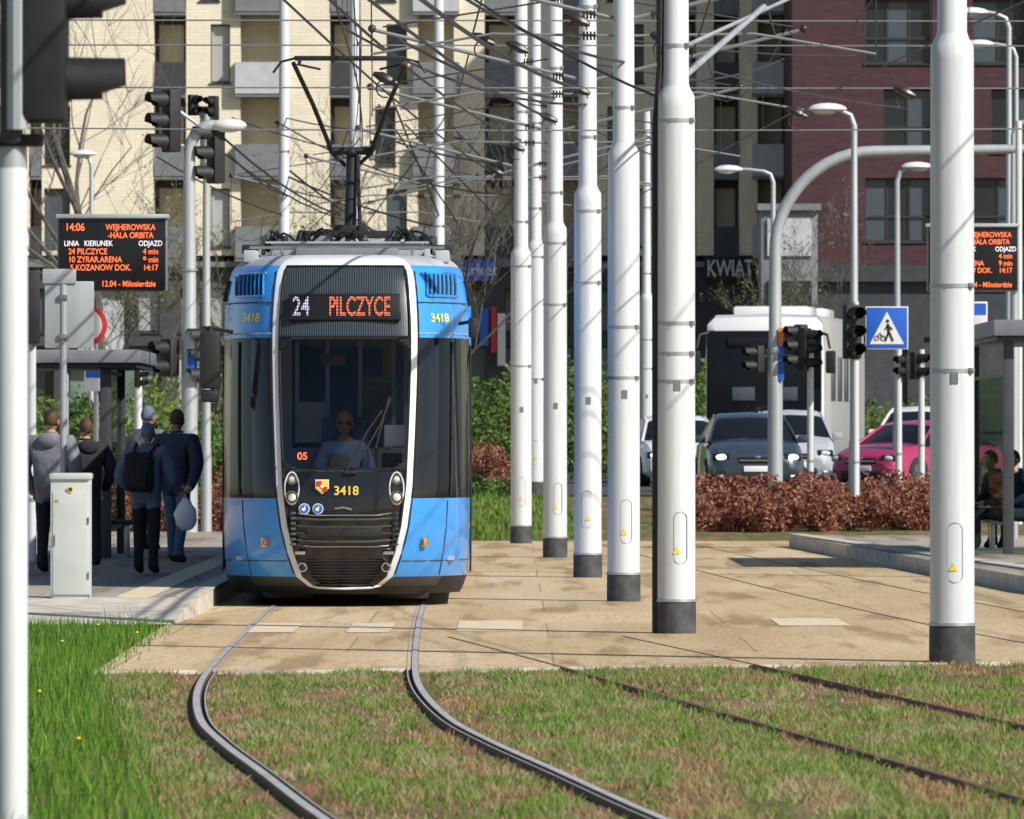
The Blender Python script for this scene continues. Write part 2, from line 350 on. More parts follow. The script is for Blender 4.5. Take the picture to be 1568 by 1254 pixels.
# ---------------- grass ----------------
def lushline(y): return np.interp(y,[20,36.7,58.8,73.5],[-.6,-1.54,-2.89,-3.0])
def paveedge(x): return np.interp(x,[-2.89,-2.2,-1.5,-.7,0,1.1,2.3,4,60],[58.8,59.2,59.1,59.7,59.6,60.5,60.6,61.7,63])
def railx(path,side,y):
    P=np.array(path); return np.interp(y,P[:,1],P[:,0]+side*.7175)
def raildist(xy,paths):
    md=np.full(len(xy),9.0)
    for path,wd_ in paths:
        for s in (-1,1): md=np.minimum(md,np.abs(xy[:,0]-railx(path,s,xy[:,1]))+wd_)
    return md
def vnoise(xy,cx,cy,seed):
    r_=np.random.default_rng(seed); G=r_.uniform(0,1,(80,80)); u=(xy[:,0]+20)/cx; v=xy[:,1]/cy
    i=np.floor(u).astype(int); j=np.floor(v).astype(int); a=u-i; b=v-j; a=a*a*(3-2*a); b=b*b*(3-2*b); i%=79; j%=79
    return (G[i,j]*(1-a)+G[i+1,j]*a)*(1-b)+(G[i,j+1]*(1-a)+G[i+1,j+1]*a)*b
N=380000
xy=np.stack([rng.uniform(-3.2,6.5,N),rng.uniform(27,62.8,N)],1)
k=(xy[:,0]>lushline(xy[:,1]))&(xy[:,1]<paveedge(xy[:,0])+rng.normal(.0,.25,N))
xy=xy[k]; md=raildist(xy,((A,0),(Bt,.05),(Ct,.05))); k=md>.065; xy=xy[k]; md=md[k]
dens=vnoise(xy,.45,2.2,5)*.6+vnoise(xy,.16,.7,6)*.4; dens=np.clip((dens-.30)*5,.10,1)*np.clip(md*3.2,.3,1)
k=rng.uniform(0,1,len(xy))<dens; xy=xy[k]; md=md[k]; dk=dens[k]
bl=blades('lawn_grass',xy,np.zeros(len(xy)),.02,.06,.007,.018,'grass_blades',1.2)
me=bl.data; co=np.empty(len(me.vertices)*3,np.float32); me.vertices.foreach_get('co',co); co=co.reshape(-1,3)
co[:,2]=np.minimum(co[:,2]*np.repeat(.55+.45*dk,3),np.repeat(np.clip(.012+md*.14,.018,.06),3)); me.vertices.foreach_set('co',co.ravel())
def tufts(name,nc,per,mat,h0,h1,sel,sp=.035):
    c=np.stack([rng.uniform(-3,6.3,nc),rng.uniform(28,61.5,nc)],1); c=c[(c[:,0]>lushline(c[:,1]))&(c[:,1]<paveedge(c[:,0]))&sel(c)]
    q=np.repeat(c,per,0)+rng.normal(0,sp,(len(c)*per,2)); q=q[raildist(q,((A,0),))>.09]
    return blades(name,q,np.zeros(len(q)),h0,h1,.006,.013,mat,.9)
tufts('grass_tufts',2200,22,'tuft_grass',.03,.08,lambda c:(raildist(c,((A,0),))>.2)&(vnoise(c,.5,2.4,5)>.45))
tufts('dry_grass_tufts',2600,20,'dry_grass',.02,.055,lambda c:(raildist(c,((A,0),(Bt,0),(Ct,0)))<.35)|(vnoise(c,.6,3,9)>.66))
N=110000
xy=np.stack([rng.uniform(-9,0,N),rng.uniform(27,76,N)],1); k=(xy[:,0]<lushline(xy[:,1])+rng.normal(0,.09,N)); xy=xy[k&((xy[:,1]<73.4)|(xy[:,0]<-9))]
blades('verge_grass',xy,np.zeros(len(xy)),.05,.15,.008,.016,'lush_grass',.7)
k=(rng.uniform(0,1,len(xy))<.10)&(np.abs(xy[:,0]-lushline(xy[:,1]))<.5); t=xy[k]; blades('tall_grass',t,np.zeros(len(t)),.13,.26,.007,.012,'lush_grass',.7)
d=MB()
for px,py in [(150,987),(95,1015),(210,1000),(60,1100),(120,1180)]:
    dd=F*1.65/(py-HY); d.cyl((sx(px,dd),dd,0),(sx(px,dd),dd,.15),.003,.003,'lush_grass',5); d.ell((sx(px,dd),dd,.16),(.014,.014,.008),'yellow_mark',8,5)
d.obj('dandelion')
N=60000; xy=np.stack([rng.uniform(-14,1,N),rng.uniform(134,200,N)],1); blades('meadow_grass',xy,np.array([H(y) for y in xy[:,1]]),.06,.14,.02,.05,'lush_grass',.5)
# ---------------- hedges ----------------
def hedge(name,x0,x1,y0,y1,h,n,r,per,size,mat):
    cl=[]
    for i in range(n):
        x=random.uniform(x0,x1); y=random.uniform(y0,y1); hh=h*random.uniform(.55,1.12); z=H(y)
        q=r*random.uniform(.6,1.2); cl.append((x,y,z+max(.1,hh-q)*random.uniform(.35,1),q,q,q,z))
    return leaves(name,cl,per,size,mat)
hedge('red_hedge',2.9,7.3,137,144,.82,170,.27,220,.05,'red_leaves')
hedge('red_hedge',-6.6,-3.9,134,140,1.0,80,.38,220,.05,'red_leaves')
hedge('red_shrub',-.65,-.15,176,178,1.15,12,.35,240,.05,'red_leaves')
hedge('green_shrub',-3,2.4,205,215,2.9,95,.65,240,.09,'green_leaves')
hedge('green_shrub',2,6,235,245,3.2,80,.8,200,.11,'green_leaves')
hedge('green_shrub',6,13,240,250,2.2,90,.8,220,.11,'green_leaves')
hedge('green_shrub',-11.5,-5.3,170,185,1.8,110,.6,220,.09,'green_leaves')
hedge('green_shrub',-2.2,.5,150,156,.4,30,.25,150,.05,'green_leaves')
hedge('spring_shrub',-16,-6.5,225,240,3.2,60,.8,110,.1,'spring_leaves')
# ---------------- bare trees ----------------
def bare_tree(name,x,y,h,seed,leaf=None):
    R=random.Random(seed); mb=MB(); tips=[]
    def grow(p,dv,l,r,dep):
        pts=[p]; rs=[r]; q=p.copy(); dd=dv.copy(); nseg=4
        for i in range(nseg):
            dd=(dd+Vector((R.uniform(-.18,.18),R.uniform(-.18,.18),R.uniform(-.05,.12)))).normalized(); q=q+dd*l/nseg; pts.append(q.copy()); rs.append(r*(1-.5*(i+1)/nseg))
        mb.tube(pts,rs,'bark',6 if dep<2 else 3,False)
        if dep>=5: tips.append(q); return
        for i in range(R.choice((2,3,3,4)) if dep else 6):
            k=R.randint(1 if dep else 2,nseg); ax=Vector((R.uniform(-1,1),R.uniform(-1,1),R.uniform(.0,.8))).normalized()
            grow(pts[k],(dd*.55+ax*.8).normalized(),l*R.uniform(.5,.75),max(.009,rs[k]*.6),dep+1)
    grow(Vector((0,0,0)),Vector((0,0,1)),h*.45,h*.0075,0)
    o=mb.obj(name,(x,y,H(y)))
    if leaf:
        l=leaves('foliage',[(t.x,t.y,t.z,.25,.25,.25,0) for t in tips if R.random()<.5],5,.05,leaf); l.parent=o
for px,d,h,s,lf in [(170,225,21,3,None),(610,235,12,5,None),(700,222,12,8,None),(330,230,10,9,'spring_leaves'),(1230,250,8,14,'spring_leaves'),(190,235,8,31,'spring_leaves')]:
    bare_tree('bare_tree',sx(px,d),d,h,s,lf)
# ---------------- buildings ----------------
def facade(mb,x0,x1,y,z0,z1,ops,wall,depth=.25,frame='win_frame',glass=None,mull=True):
    X=sorted({x0,x1,*[o[0] for o in ops],*[o[1] for o in ops]}); Z=sorted({z0,z1,*[o[2] for o in ops],*[o[3] for o in ops]})
    for i in range(len(X)-1):
        for j in range(len(Z)-1):
            cx=(X[i]+X[i+1])/2; cz=(Z[j]+Z[j+1])/2
            if any(o[0]<cx<o[1] and o[2]<cz<o[3] for o in ops): continue
            mb.poly([(X[i],y,Z[j]),(X[i+1],y,Z[j]),(X[i+1],y,Z[j+1]),(X[i],y,Z[j+1])],wall)
    for a,b,c,d in [o[:4] for o in ops]:
        e=y+depth
        for q in ([(a,y,c),(a,e,c),(a,e,d),(a,y,d)],[(b,y,c),(b,y,d),(b,e,d),(b,e,c)],[(a,y,d),(a,e,d),(b,e,d),(b,y,d)],[(a,y,c),(b,y,c),(b,e,c),(a,e,c)]): mb.poly(q,wall)
        gm=glass or random.choice(['win_dark','win_dark','win_mid','win_mid','win_curtain'])
        w=b-a; npn=max(1,round(w/.9))
        for k in range(npn):
            g2=gm if random.random()<.7 else random.choice(['win_dark','win_mid'])
            if glass: g2=random.choice(glass)
            xa=a+w*k/npn; xb=a+w*(k+1)/npn; mb.poly([(xa,e-.02,c),(xb,e-.02,c),(xb,e-.02,d),(xa,e-.02,d)],g2)
            if mull: mb.rng(xa-.035,xa+.035,e-.07,e-.021,c,d,frame)
        if mull: mb.rng(b-.04,b+.0,e-.07,e-.021,c,d,frame); mb.rng(a,b,e-.075,e-.025,c,c+.07,frame); mb.rng(a,b,e-.075,e-.025,d-.07,d,frame)
        mb.rng(a-.05,b+.05,y-.06,y+.05,c-.06,c-.003,frame)
def cream_building():
    root=MB(); Y=310; k=Y/F; X=lambda px:(px-CX)*k
    Zb=8.3; nf=6; fh=3.0; top=Zb+nf*fh
    strips=[(-350,-120,'b'),(-120,-40,'l'),(-40,45,'b'),(45,64,'l'),(64,235,'b'),(235,285,'l'),(285,368,'b'),(368,430,'w'),(430,505,'b'),(505,552,'l'),(552,640,'b'),(640,695,'w'),(695,742,'b'),(742,800,'l'),(800,860,'b'),(860,905,'w'),(905,1005,'b'),(1005,1066,'l'),(1066,1093,'b'),(1093,1132,'l'),(1132,1160,'b'),(1160,1211,'w')]
    for a,b,t in strips:
        x0,x1=X(a),X(b); w=x1-x0
        if t=='b':
            ops=[]
            for f in range(nf):
                z=Zb+f*fh
                if w>1.9:
                    off=.25*w if f%2 else .45*w
                    if 64==a:
                        off=.02*w
                        if f>1: continue
                    ops.append((x0+off,x0+off+min(.95,w*.36),z+.3,z+2.45))
            facade(root,x0,x1,Y,Zb,top,ops,'cream_brick')
            root.poly([(x0,Y,Zb),(x0,Y+1.7,Zb),(x0,Y+1.7,top),(x0,Y,top)],'cream_brick'); root.poly([(x1,Y,Zb),(x1,Y,top),(x1,Y+1.7,top),(x1,Y+1.7,Zb)],'cream_brick')
            root.poly([(x0,Y,Zb),(x1,Y,Zb),(x1,Y+1.7,Zb),(x0,Y+1.7,Zb)],'plinth')
        else:
            ops=[(x0+.12*w,x1-.12*w,Zb+f*fh+.15,Zb+f*fh+2.5) for f in range(nf)]
            facade(root,x0,x1,Y+1.6,Zb,top,ops,'dark_panel' if t=='l' else 'cream_brick')
            for f in range(nf):
                z=Zb+f*fh; e=.35 if t=='w' else -.02; ex=.2 if t=='w' else -.01
                root.rng(x0-ex,x1+ex,Y-e-.02,Y+1.59,z-.22,z-.02,'gray_panel')
                pm=random.choice(['light_panel','gray_panel','light_panel','gray_panel']) if t=='w' else random.choice(['gray_panel','gray_panel','dark_panel'])
                root.rng(x0-ex+.02,x1+ex-.02,Y-e-.06,Y-e-.025,z-.1,z+1.05,pm)
                if t=='w':
                    root.rng(x0-ex,x0-ex+.03,Y-e-.02,Y-.01,z,z+1.04,pm); root.rng(x1+ex-.03,x1+ex,Y-e-.02,Y-.01,z,z+1.04,pm)
    x0,x1=X(-350),X(1211)
    root.rng(x0,x1,Y+1.72,Y+15,Zb,top+.6,'cream_brick'); root.rng(x0,x1,Y,Y+1.71,top,top+.5,'cream_brick')
    ops=[]; x=x0+.6
    while x<x1-4:
        w=random.choice((2.6,3.4,4.2)); ops.append((x,x+w,1.75,5.0)); ops.append((x+.1,x+w-.1,5.5,7.1)); x+=w+.55
    facade(root,x0,x1,Y+.3,1.4,Zb-.4,ops,'plinth',.3,glass=['shop_glass','shop_glass','win_mid','win_dark','win_curtain'])
    root.rng(x0,x1,Y-.1,Y+.35,Zb-.42,Zb-.225,'gray_panel'); root.rng(x0,x1,Y+.9,Y+15,1.4,Zb-.01,'plinth')
    for a,b,c,d,m in [(678,760,398,430,'blue_sign'),(585,640,410,425,'light_panel'),(1078,1180,394,430,'black_matte'),(735,748,472,530,'blue_sign'),(752,760,470,540,'red_mark'),(762,774,480,560,'white_mark'),(1020,1060,420,470,'gray_panel'),(120,190,460,540,'light_panel'),(820,870,410,430,'red_mark')]:
        root.rng(X(a),X(b),Y-.24,Y-.12,CH+(HY-d)*k,CH+(HY-c)*k,m)
    o=root.obj('apartment_building')
    text('shop_sign_text','KWIATY',.85,(X(1082),Y-.25,CH+(HY-412)*k),'white_mark',o,bold=.01,sxx=.62)
    text('shop_sign_text','market',.6,(X(690),Y-.25,CH+(HY-414)*k),'white_mark',o)
cream_building()
def red_building():
    mb=MB(); Y=300; k=Y/F; X=lambda px:(px-CX)*k; Z=lambda py:CH+(HY-py)*k
    x0,x1=X(1213),X(2000); ops=[]
    for f in range(6):
        zb=Z(370)+f*3.15
        for i,(a,b) in enumerate([(1325,1427),(1490,1568),(1640,1740),(1800,1900)]):
            s=(f%2)*28 if i<2 else 0; ops.append((X(a+s),X(b+ (s if i else 0)),zb,zb+2.25))
    facade(mb,x0,x1,Y,Z(405),27,ops,'dark_red_brick',.3,glass=['win_dark','win_mid','win_dark','win_mid','win_curtain'])
    for a,b,c,d in ops: mb.rng(a,b,Y+.2,Y+.26,c+.85,c+.93,'win_frame')
    mb.poly([(x0,Y,Z(405)),(x0,Y+14,Z(405)),(x0,Y+14,27),(x0,Y,27)],'dark_red_brick')
    mb.rng(x0+.3,x1,Y+.35,Y+14,1.4,27.01,'plinth')
    ops=[(X(a),X(a+70),1.9,5.2) for a in range(1225,1950,95)]
    facade(mb,x0,x1,Y+.2,1.4,Z(405),ops,'dark_panel',.3,glass=['shop_glass','win_dark','win_mid']); mb.rng(x0-.1,x1,Y-.15,Y+.19,Z(405)-.6,Z(405)-.01,'dark_panel')
    mb.obj('brick_apartment_building')
    m2=MB(); m2.rng(sx(1165,285),sx(1252,285),285,288,H(285),sz(318,285),'gray_panel',.05); m2.rng(sx(1175,285),sx(1243,285),284.9,284.99,sz(600,285),sz(430,285),'win_dark'); m2.rng(sx(1160,285),sx(1257,285),284.8,288.2,sz(322,285),sz(312,285),'gray_panel'); m2.rng(sx(1175,285),sx(1243,285),284.9,284.98,sz(392,285),sz(335,285),'light_panel'); m2.obj('kiosk')
red_building()
# ---------------- catenary poles ----------------
def cpole(px,d,h=11,cable=False,arms=True,side=0,hatch=True,step=4.35):
    x=sx(px,d); mb=MB()
    mb.tube([(0,0,-.05),(0,0,.27)],[.168,.166],'pole_base',24)
    mb.tube([(0,0,.27),(0,0,step),(0,0,step+.1),(0,0,step+.16),(0,0,step+.2),(0,0,h)],[.161,.157,.155,.12,.108,.085],'pole_paint',24)
    mb.cyl((0,0,.262),(0,0,.285),.172,.17,'strap',24)
    zs=(1.9+random.random()*.2,2.3,2.55,step-.12,step+.5,step+1.2,6.6) if cable else random.sample([2.0+random.random()*.3,2.7,3.4,step-.12],2)+[step+.45+random.random()*.3,6.6]
    for z in zs:
        r=.163 if z<step else .113; mb.cyl((0,0,z),(0,0,z+.03),r,r,'strap',20)
        mb.box(r*.8,-r*.6,z+.017,.04,.05,.04,'steel',.005)
    if hatch:
        ox=random.uniform(-.03,.05)
        q=[(ox+math.sin(t)*.055,.58+ (.32 if math.cos(t)>0 else -.0)+math.cos(t)*.055) for t in np.linspace(0,2*math.pi,20)]
        mb.tube([(a,-.158-.002+abs(a)*.25,b+.05) for a,b in q],.006,'strap',5,False)
        mb.add([(-.03,-.165,.66),(.03,-.165,.66),(0,-.165,.72)],[[0,1,2]],'yellow_mark'); mb.box(.01,-.16,2.05,.05,.012,.08,'gray_panel')
    if cable: 
        mb.tube([(-.17,-.02,0),(-.17,-.02,4.2),(-.15,-.02,4.45),(-.13,-.02,4.7),(-.12,-.02,h-1)],.028,'black_matte',8)
    if arms:
        for s in ((-1,1) if side==0 else (side,)):
            L=2.5
            mb.tube([(0,0,5.75),(s*L,0,6.35)],.022,'wire_gray',8); mb.tube([(0,0,6.75),(s*L*.95,0,6.38)],.012,'wire',6)
            mb.tube([(0,0,5.6),(s*1.3,0,5.62),(s*L,0,5.42)],.015,'wire_gray',6); mb.tube([(s*L*.55,0,6.08),(s*L*.6,0,5.6)],.01,'wire',6)
            for q in ((s*.28,5.81),(s*.28,5.6),(s*.3,6.7)):
                for j in range(4): mb.cyl((q[0]+s*j*.035,0,q[1]),(q[0]+s*(j*.035+.02),0,q[1]),.045,.045,'insulator',10)
            mb.ell((s*L,0,6.36),(.05,.05,.05),'insulator',8,6); mb.tube([(s*L,0,6.4),(s*L,0,5.35)],.008,'wire',5)
    return mb.obj('catenary_pole',(x,d,.03 if d<133 else H(d)))
cpole(1458,61.3,arms=False)
cpole(1035,70.3,cable=True); cpole(955,84.1); cpole(900,98.4); cpole(850,114.7); cpole(798,130)
cpole(672,160); cpole(435,165,13,arms=False); cpole(543,172,13); cpole(820,150,10); cpole(820,190,10,hatch=False,arms=False); cpole(990,205,9,arms=False)
cpole(784-9.5*F/95,95,arms=False); cpole(784+9.5*F/95,95,arms=False)
# overhead wires
w=MB()
def wire(p,q,r=.009,sag=0,mat='wire'):
    p=Vector(p);q=Vector(q); w.tube([p.lerp(q,t)-Vector((0,0,sag*4*t*(1-t))) for t in np.linspace(0,1,7)],r,mat,5)
def track_w(path,z,r,s=1):
    w.tube([(x,y,z) for x,y in path],r,'wire',5)
Aw=[(x,y) for x,y in A]+[(-4,160),(-6.5,200),(-9,250)]; Cw=[(x,y) for x,y in Ct]+[(.2,160),(-2,200),(-5,250)]
track_w(Aw,5.40,.009); track_w(Cw,5.38,.009)
pole_ds=[40,55,70.3,84.1,98.4,114.7,130,160,200]
for path in (Aw,Cw):
    P=np.array(path)
    for a,b in zip(pole_ds[:-1],pole_ds[1:]):
        if a<P[0,1]: continue
        xa=np.interp(a,P[:,1],P[:,0]); xb=np.interp(b,P[:,1],P[:,0]); wire((xa,a,6.38),(xb,b,6.38),.008,.45)
        for t in (.25,.5,.75): 
            q=Vector((xa+(xb-xa)*t,a+(b-a)*t,6.38-.45*4*t*(1-t))); w.tube([q,(q.x,q.y,5.38)],.004,'wire',4)
def pw(a,b,da,c,d,db,r=.01,sag=0,mat='wire'): wire((sx(a,da),da,sz(b,da)),(sx(c,db),db,sz(d,db)),r,sag,mat)
for l in [(640,-5,72,888,137,98.4,.022,.1),(560,-5,74,850,185,114.7,.018,.1),(700,-10,75,955,95,84,.016,.1),(500,-5,78,798,215,130,.016,.15),
          (430,-5,80,750,262,140,.014,.1),(610,60,80,850,150,114.7,.016,.1),(530,45,85,900,160,98.4,.014,.2),(720,-5,74,1010,150,70.3,.012,.05),
          (430,190,165,798,300,130,.016,.3),(435,180,165,672,205,160,.014,.1),(240,240,160,435,330,165,.018,.1),(300,170,130,520,330,165,.02,.2),
          (330,225,130,560,345,172,.016,.2),(355,180,130,672,240,160,.012,.2),(1170,10,80,1050,115,70.3,.03,0,'galv'),(1225,-10,90,1050,70,70.3,.02,0,'galv'),
          (1380,165,90,1040,95,70.3,.009,.05),(1310,85,100,955,60,84,.009,.05),(760,120,130,1060,260,150,.012,.1),(1090,-10,80,1010,200,84,.01,.1),
          (580,160,120,700,340,150,.014,0),(620,190,120,760,330,150,.014,0),(640,240,130,540,370,170,.012,0),(1005,120,84,1200,90,95,.012,.1),
          (430,250,165,620,380,172,.022,.1),(440,270,165,680,350,160,.02,.1),(560,200,172,760,250,150,.022,.1),(600,150,140,672,330,160,.018,0),(680,180,160,820,330,150,.018,0),(350,235,130,440,300,165,.016,.1)]:
    pw(*l)
for y,d,h in [(68,95,0),(133,96,0),(30,94,0),(190,97,.2)]:
    z=sz(y,95); wire((-9.5,95,z),(9.5,95,z-.02),.009,h*.3,'wire_gray')
for px,py,d in [(740,60,85),(792,72,88),(888,137,98),(840,180,112),(792,225,128),(885,30,84),(760,262,138),(1015,60,80),(430,190,165),(590,120,84),(1385,140,92),(1220,172,94)]:
    q=Vector((sx(px,d),d,sz(py,d))); w.tube([q-Vector((.12,0,-.05)),q-Vector((.04,0,-.02)),q+Vector((.04,0,-.02)),q+Vector((.12,0,-.05))],[.02,.05,.05,.02],'insulator',8)
    w.tube([q+Vector((math.cos(t)*.09,0,math.sin(t)*.09-.1)) for t in np.linspace(0,5,10)],.008,'wire',4)
w.obj('overhead_wires')
# ---------------- lamps, masts, signals ----------------
def lamp(px,d,py,dirx,L,r=.075,base=None):
    x=sx(px,d); z=sz(py,d); b=H(d); mb=MB()
    mb.tube([(0,0,b-.1),(0,0,b+1.2),(0,0,b+1.3),(0,0,z-.25),(dirx*.06,0,z-.07),(dirx*.22,0,z)],[r*1.3,r*1.25,r,r*.7,r*.6,r*.55],'galv',12)
    mb.tube([(dirx*.2,0,z),(dirx*L*.6,0,z+.04),(dirx*(L-.2),0,z+.05)],[.035,.03,.03],'galv',8)
    def fn(p): return Vector((p.x,p.y,p.z*(1 if p.z>0 else .45)))
    mb.ell((dirx*(L+.1),0,z+.03),(.33,.17,.11),'lamp_head',16,8,fn); mb.ell((dirx*(L+.15),0,z-.0),(.2,.13,.065),'lamp_lens',12,6)
    mb.box(0,-r,b+.9,.06,.03,.3,'galv',.01)
    return mb.obj('street_lamp',(x,d,0))
lamp(1308,143,170,-1,.35); lamp(1374,172,258,1,.3); lamp(1184,190,262,-1,.9); lamp(1545,160,22,-1,.6); lamp(1556,185,70,-1,.7,); lamp(140,205,238,-1,.1); lamp(1552,150,185,1,.5)
def sig(mb,x,y,z,ang,s=1,n=3,back=False,vr=1.0,vl=1.0):
    """traffic signal head, centre at x,y,z, lenses facing ang (0=-Y)"""
    T0=mb.T.copy(); mb.T=T0@Matrix.Translation((x,y,z))@Matrix.Rotation(ang,4,'Z')@Matrix.Scale(s,4)
    hh=.32*n
    mb.box(0,0,0,.3,.2,hh,'black_matte',.03)
    if back: mb.box(0,.04,0,.5,.02,hh+.2,'black_matte',.008)
    for i in range(n):
        zz=hh/2-.16-.32*i; mb.cyl((0,-.1,zz),(0,-.115,zz),.105*vr,.1*vr,'black_gloss',20)
        vs=[];fs=[];N=14
        for j in range(N+1):
            t=-.25*math.pi+1.5*math.pi*j/N; c,s_=math.cos(t),math.sin(t); ext=(.3 if s_>-.2 else .18)*vl
            for rr_,yy_ in ((.125,-.1),(.12,-.1-ext),(.113,-.1-ext),(.115,-.1)): vs.append((c*rr_*vr,yy_,zz+s_*rr_*vr))
        for j in range(N):
            for q in range(3): a=j*4+q; fs.append([a,a+4,a+5,a+1])
        mb.add(vs,fs,'black_matte')
    mb.T=T0
# foreground signal (nearest, left edge)
mb=MB(); d=35.0
mb.tube([(0,0,-.1),(0,0,sz(262,d)),(0,0,sz(250,d)),(0,0,sz(238,d))],[.066,.066,.05,.05],'pole_paint',24)
mb.tube([(0,0,sz(262,d)),(0,0,sz(225,d))],.06,'galv',16)
sig(mb,.125,0,sz(125,d)+.335,math.pi/2,1.05,3,vr=.78,vl=.75)
mb.tube([(.03,-.12,z) for z in (sz(200,d),sz(-60,d))],.045,'galv',10); mb.box(.0,-.02,sz(100,d)+.3,.09,.2,1.25,'dark_panel',.03)
mb.box(.03,0,sz(215,d),.2,.14,.05,'black_matte',.01)
mb.obj('traffic_light',(sx(18,d),d,0))
# curved mast on the left
mb=MB(); d=130; z1=sz(190,d)
arc=[(.4-.4*math.cos(t),0,z1-.45+.45*math.sin(t)) for t in np.linspace(0,math.pi/2,8)]
mb.tube([(0,0,0),(0,0,3.3),(0,0,3.4)]+arc[:-1]+[(.42,0,z1),(.5,0,z1)],[.13,.12,.105]+[.09]*7+[.06,.05],'galv',16)
mb.ell((.6,0,z1-.02),(.28,.16,.11),'lamp_head',14,8); mb.ell((.62,0,z1-.07),(.18,.12,.06),'lamp_lens',12,6)
sig(mb,-.28,0,z1+.05,math.radians(-60)); mb.tube([(-.3,0,z1-.3),(0,0,z1-.35)],.03,'galv',8); mb.tube([(-.3,0,z1+.3),(.15,0,z1-.02)],.03,'galv',8)
sig(mb,.40,.12,z1-.45,math.radians(-60),.95); sig(mb,.05,.2,z1+.3,math.radians(35),.5,2); sig(mb,.36,.2,z1+.28,math.radians(-35),.5,2)
sig(mb,-.3,0,sz(548,d),math.radians(-50),.9,2); sig(mb,.32,0,sz(545,d),math.radians(-60),.95,3); mb.tube([(-.3,0,sz(548,d)),(.3,0,sz(548,d))],.025,'galv',8)
for z in (1.2,2.6,4.2): mb.cyl((0,0,z),(0,0,z+.04),.125,.125,'strap',16)
mb.box(.05,-.14,sz(555,d),.14,.02,.34,'blue_sign',.05)
mb.obj('traffic_light_mast',(sx(290,d),d,0))
mb=MB(); d=131; mb.tube([(0,0,0),(0,0,1.4),(0,0,1.5),(0,0,sz(175,d))],[.085,.08,.07,.05],'galv',12); mb.obj('signal_post',(sx(316,d),d,0))
# big curved mast on the right
mb=MB(); d=150; z1=sz(232,d); R=1.75; z0=H(d)
arc=[(R-R*math.cos(t),0,z1-R+R*math.sin(t)) for t in np.linspace(0,math.pi/2,14)]
mb.tube([(0,0,-.1),(0,0,3.2),(0,0,3.3)]+arc+[(4,0,z1+.04),(9,0,z1+.1)],[.135,.13,.115]+[.105]*14+[.085,.06],'galv',16)
mb.cyl((0,0,3.15),(0,0,3.22),.15,.15,'strap',16); sig(mb,-.3,0,sz(550,d),math.radians(-60),.75,2); sig(mb,.45,-.1,sz(530,d),math.radians(-60),.8,3); mb.tube([(-.3,0,sz(545,d)),(.45,0,sz(545,d))],.025,'galv',8)
sig(mb,6.2,0,z1-.5,0,1,3); mb.box(.1,-.12,sz(545,d),.1,.03,.9,'blue_sign',.01); mb.box(.1,-.14,sz(515,d),.1,.01,.3,'orange_lens',.004)
mb.obj('traffic_light_mast',(sx(1187,d),d,0))
def post(px,d,top,heads,name='traffic_light'):
    mb=MB(); b=H(d); mb.tube([(0,0,b-.1),(0,0,sz(top,d))],[.06,.055],'pole_paint',12)
    mb.cyl((0,0,b+.9),(0,0,b+.94),.066,.066,'strap',12)
    for dx,py,a,s,n in heads: sig(mb,dx,-.02,sz(py,d),a,s,n); mb.tube([(0,0,sz(py,d)),(dx,0,sz(py,d))],.02,'galv',6)
    return mb.obj(name,(sx(px,d),d,0))
post(1241,143,535,[(-.1,535,math.radians(60),.75,3)]); post(1310,142.5,462,[(-.06,508,math.radians(20),.95,3)]); post(1376,146,535,[(.1,560,math.radians(-40),.6,2)]); post(1411,150,535,[(-.1,560,math.radians(50),.75,2)])
post(212,128,540,[(.0,580,math.radians(60),.4,2)]); post(48,100,430,[(0,470,math.radians(-80),.9,3)]); post(1560,140,185,[],'signal_post')
def crossing_sign(px,py,d,s):
    mb=MB(); mb.box(0,0,0,s,.03,s,'white_mark',.01); mb.box(0,-.018,0,s*.95,.01,s*.95,'blue_sign',.004)
    mb.add([(-s*.4,-.026,-s*.38),(s*.4,-.026,-s*.38),(0,-.026,s*.38)],[[0,1,2]],'white_mark')
    k=s*.8; 
    def limb(a,b,r): mb.tube([(a[0]*k,-.03,a[1]*k),(b[0]*k,-.03,b[1]*k)],r*k,'black_matte',6)
    limb((.03,.12),(.06,-.1),.035); limb((.06,-.1),(-.04,-.38),.028); limb((.06,-.1),(.18,-.38),.028); limb((.04,.08),(.16,-.05),.02); limb((.03,.08),(-.06,-.05),.02); mb.ell((.02*k,-.03,.2*k),(.05*k,.01,.05*k),'black_matte',8,6)
    for cx in (-.3,-.12): mb.tube([((cx+.07*math.cos(t))*k,-.03,(-.3+.07*math.sin(t))*k) for t in np.linspace(0,2*math.pi,12)],.012*k,'black_matte',4,False)
    limb((-.3,-.3),(-.2,-.15),.014); limb((-.12,-.3),(-.2,-.15),.014)
    mb.box(s*.0,.06,0,.05,.09,.5,'galv'); return mb.obj('crossing_sign',(sx(px,d),d,sz(py,d)))
crossing_sign(1358,502,143,.72)
mb=MB(); mb.tube([(0,0,0),(0,0,sz(560,120))],.035,'galv',10); 
mb.T=Matrix.Translation((-.14,-.05,sz(498,120))); n=28
mb.cyl((0,0,0),(0,.02,0),.3,.3,'red_mark',n); mb.cyl((0,-.006,0),(0,-.002,0),.23,.23,'white_mark',n); mb.T=Matrix.Identity(4)
mb.tube([(0,0,sz(560,120)),(0,0,sz(470,120))],.03,'galv',8); mb.box(-.02,-.05,sz(580,120),.28,.02,.35,'white_mark',.01); mb.box(-.02,-.064,sz(572,120),.24,.01,.12,'blue_sign',.004)
mb.obj('no_entry_sign',(sx(147,120),120,0))
mb=MB(); d=86; mb.tube([(0,0,0),(0,0,sz(435,d)-.2)],.035,'galv',10)
mb.box(.06,.0,sz(482,d)-.2,.5,.03,.68,'galv',.015); mb.box(-.04,-.02,sz(423,d)-.2,.34,.03,.15,'galv',.01)
for q in (455,515): mb.box(0,-.03,sz(q,d)-.2,.09,.04,.05,'steel',.005)
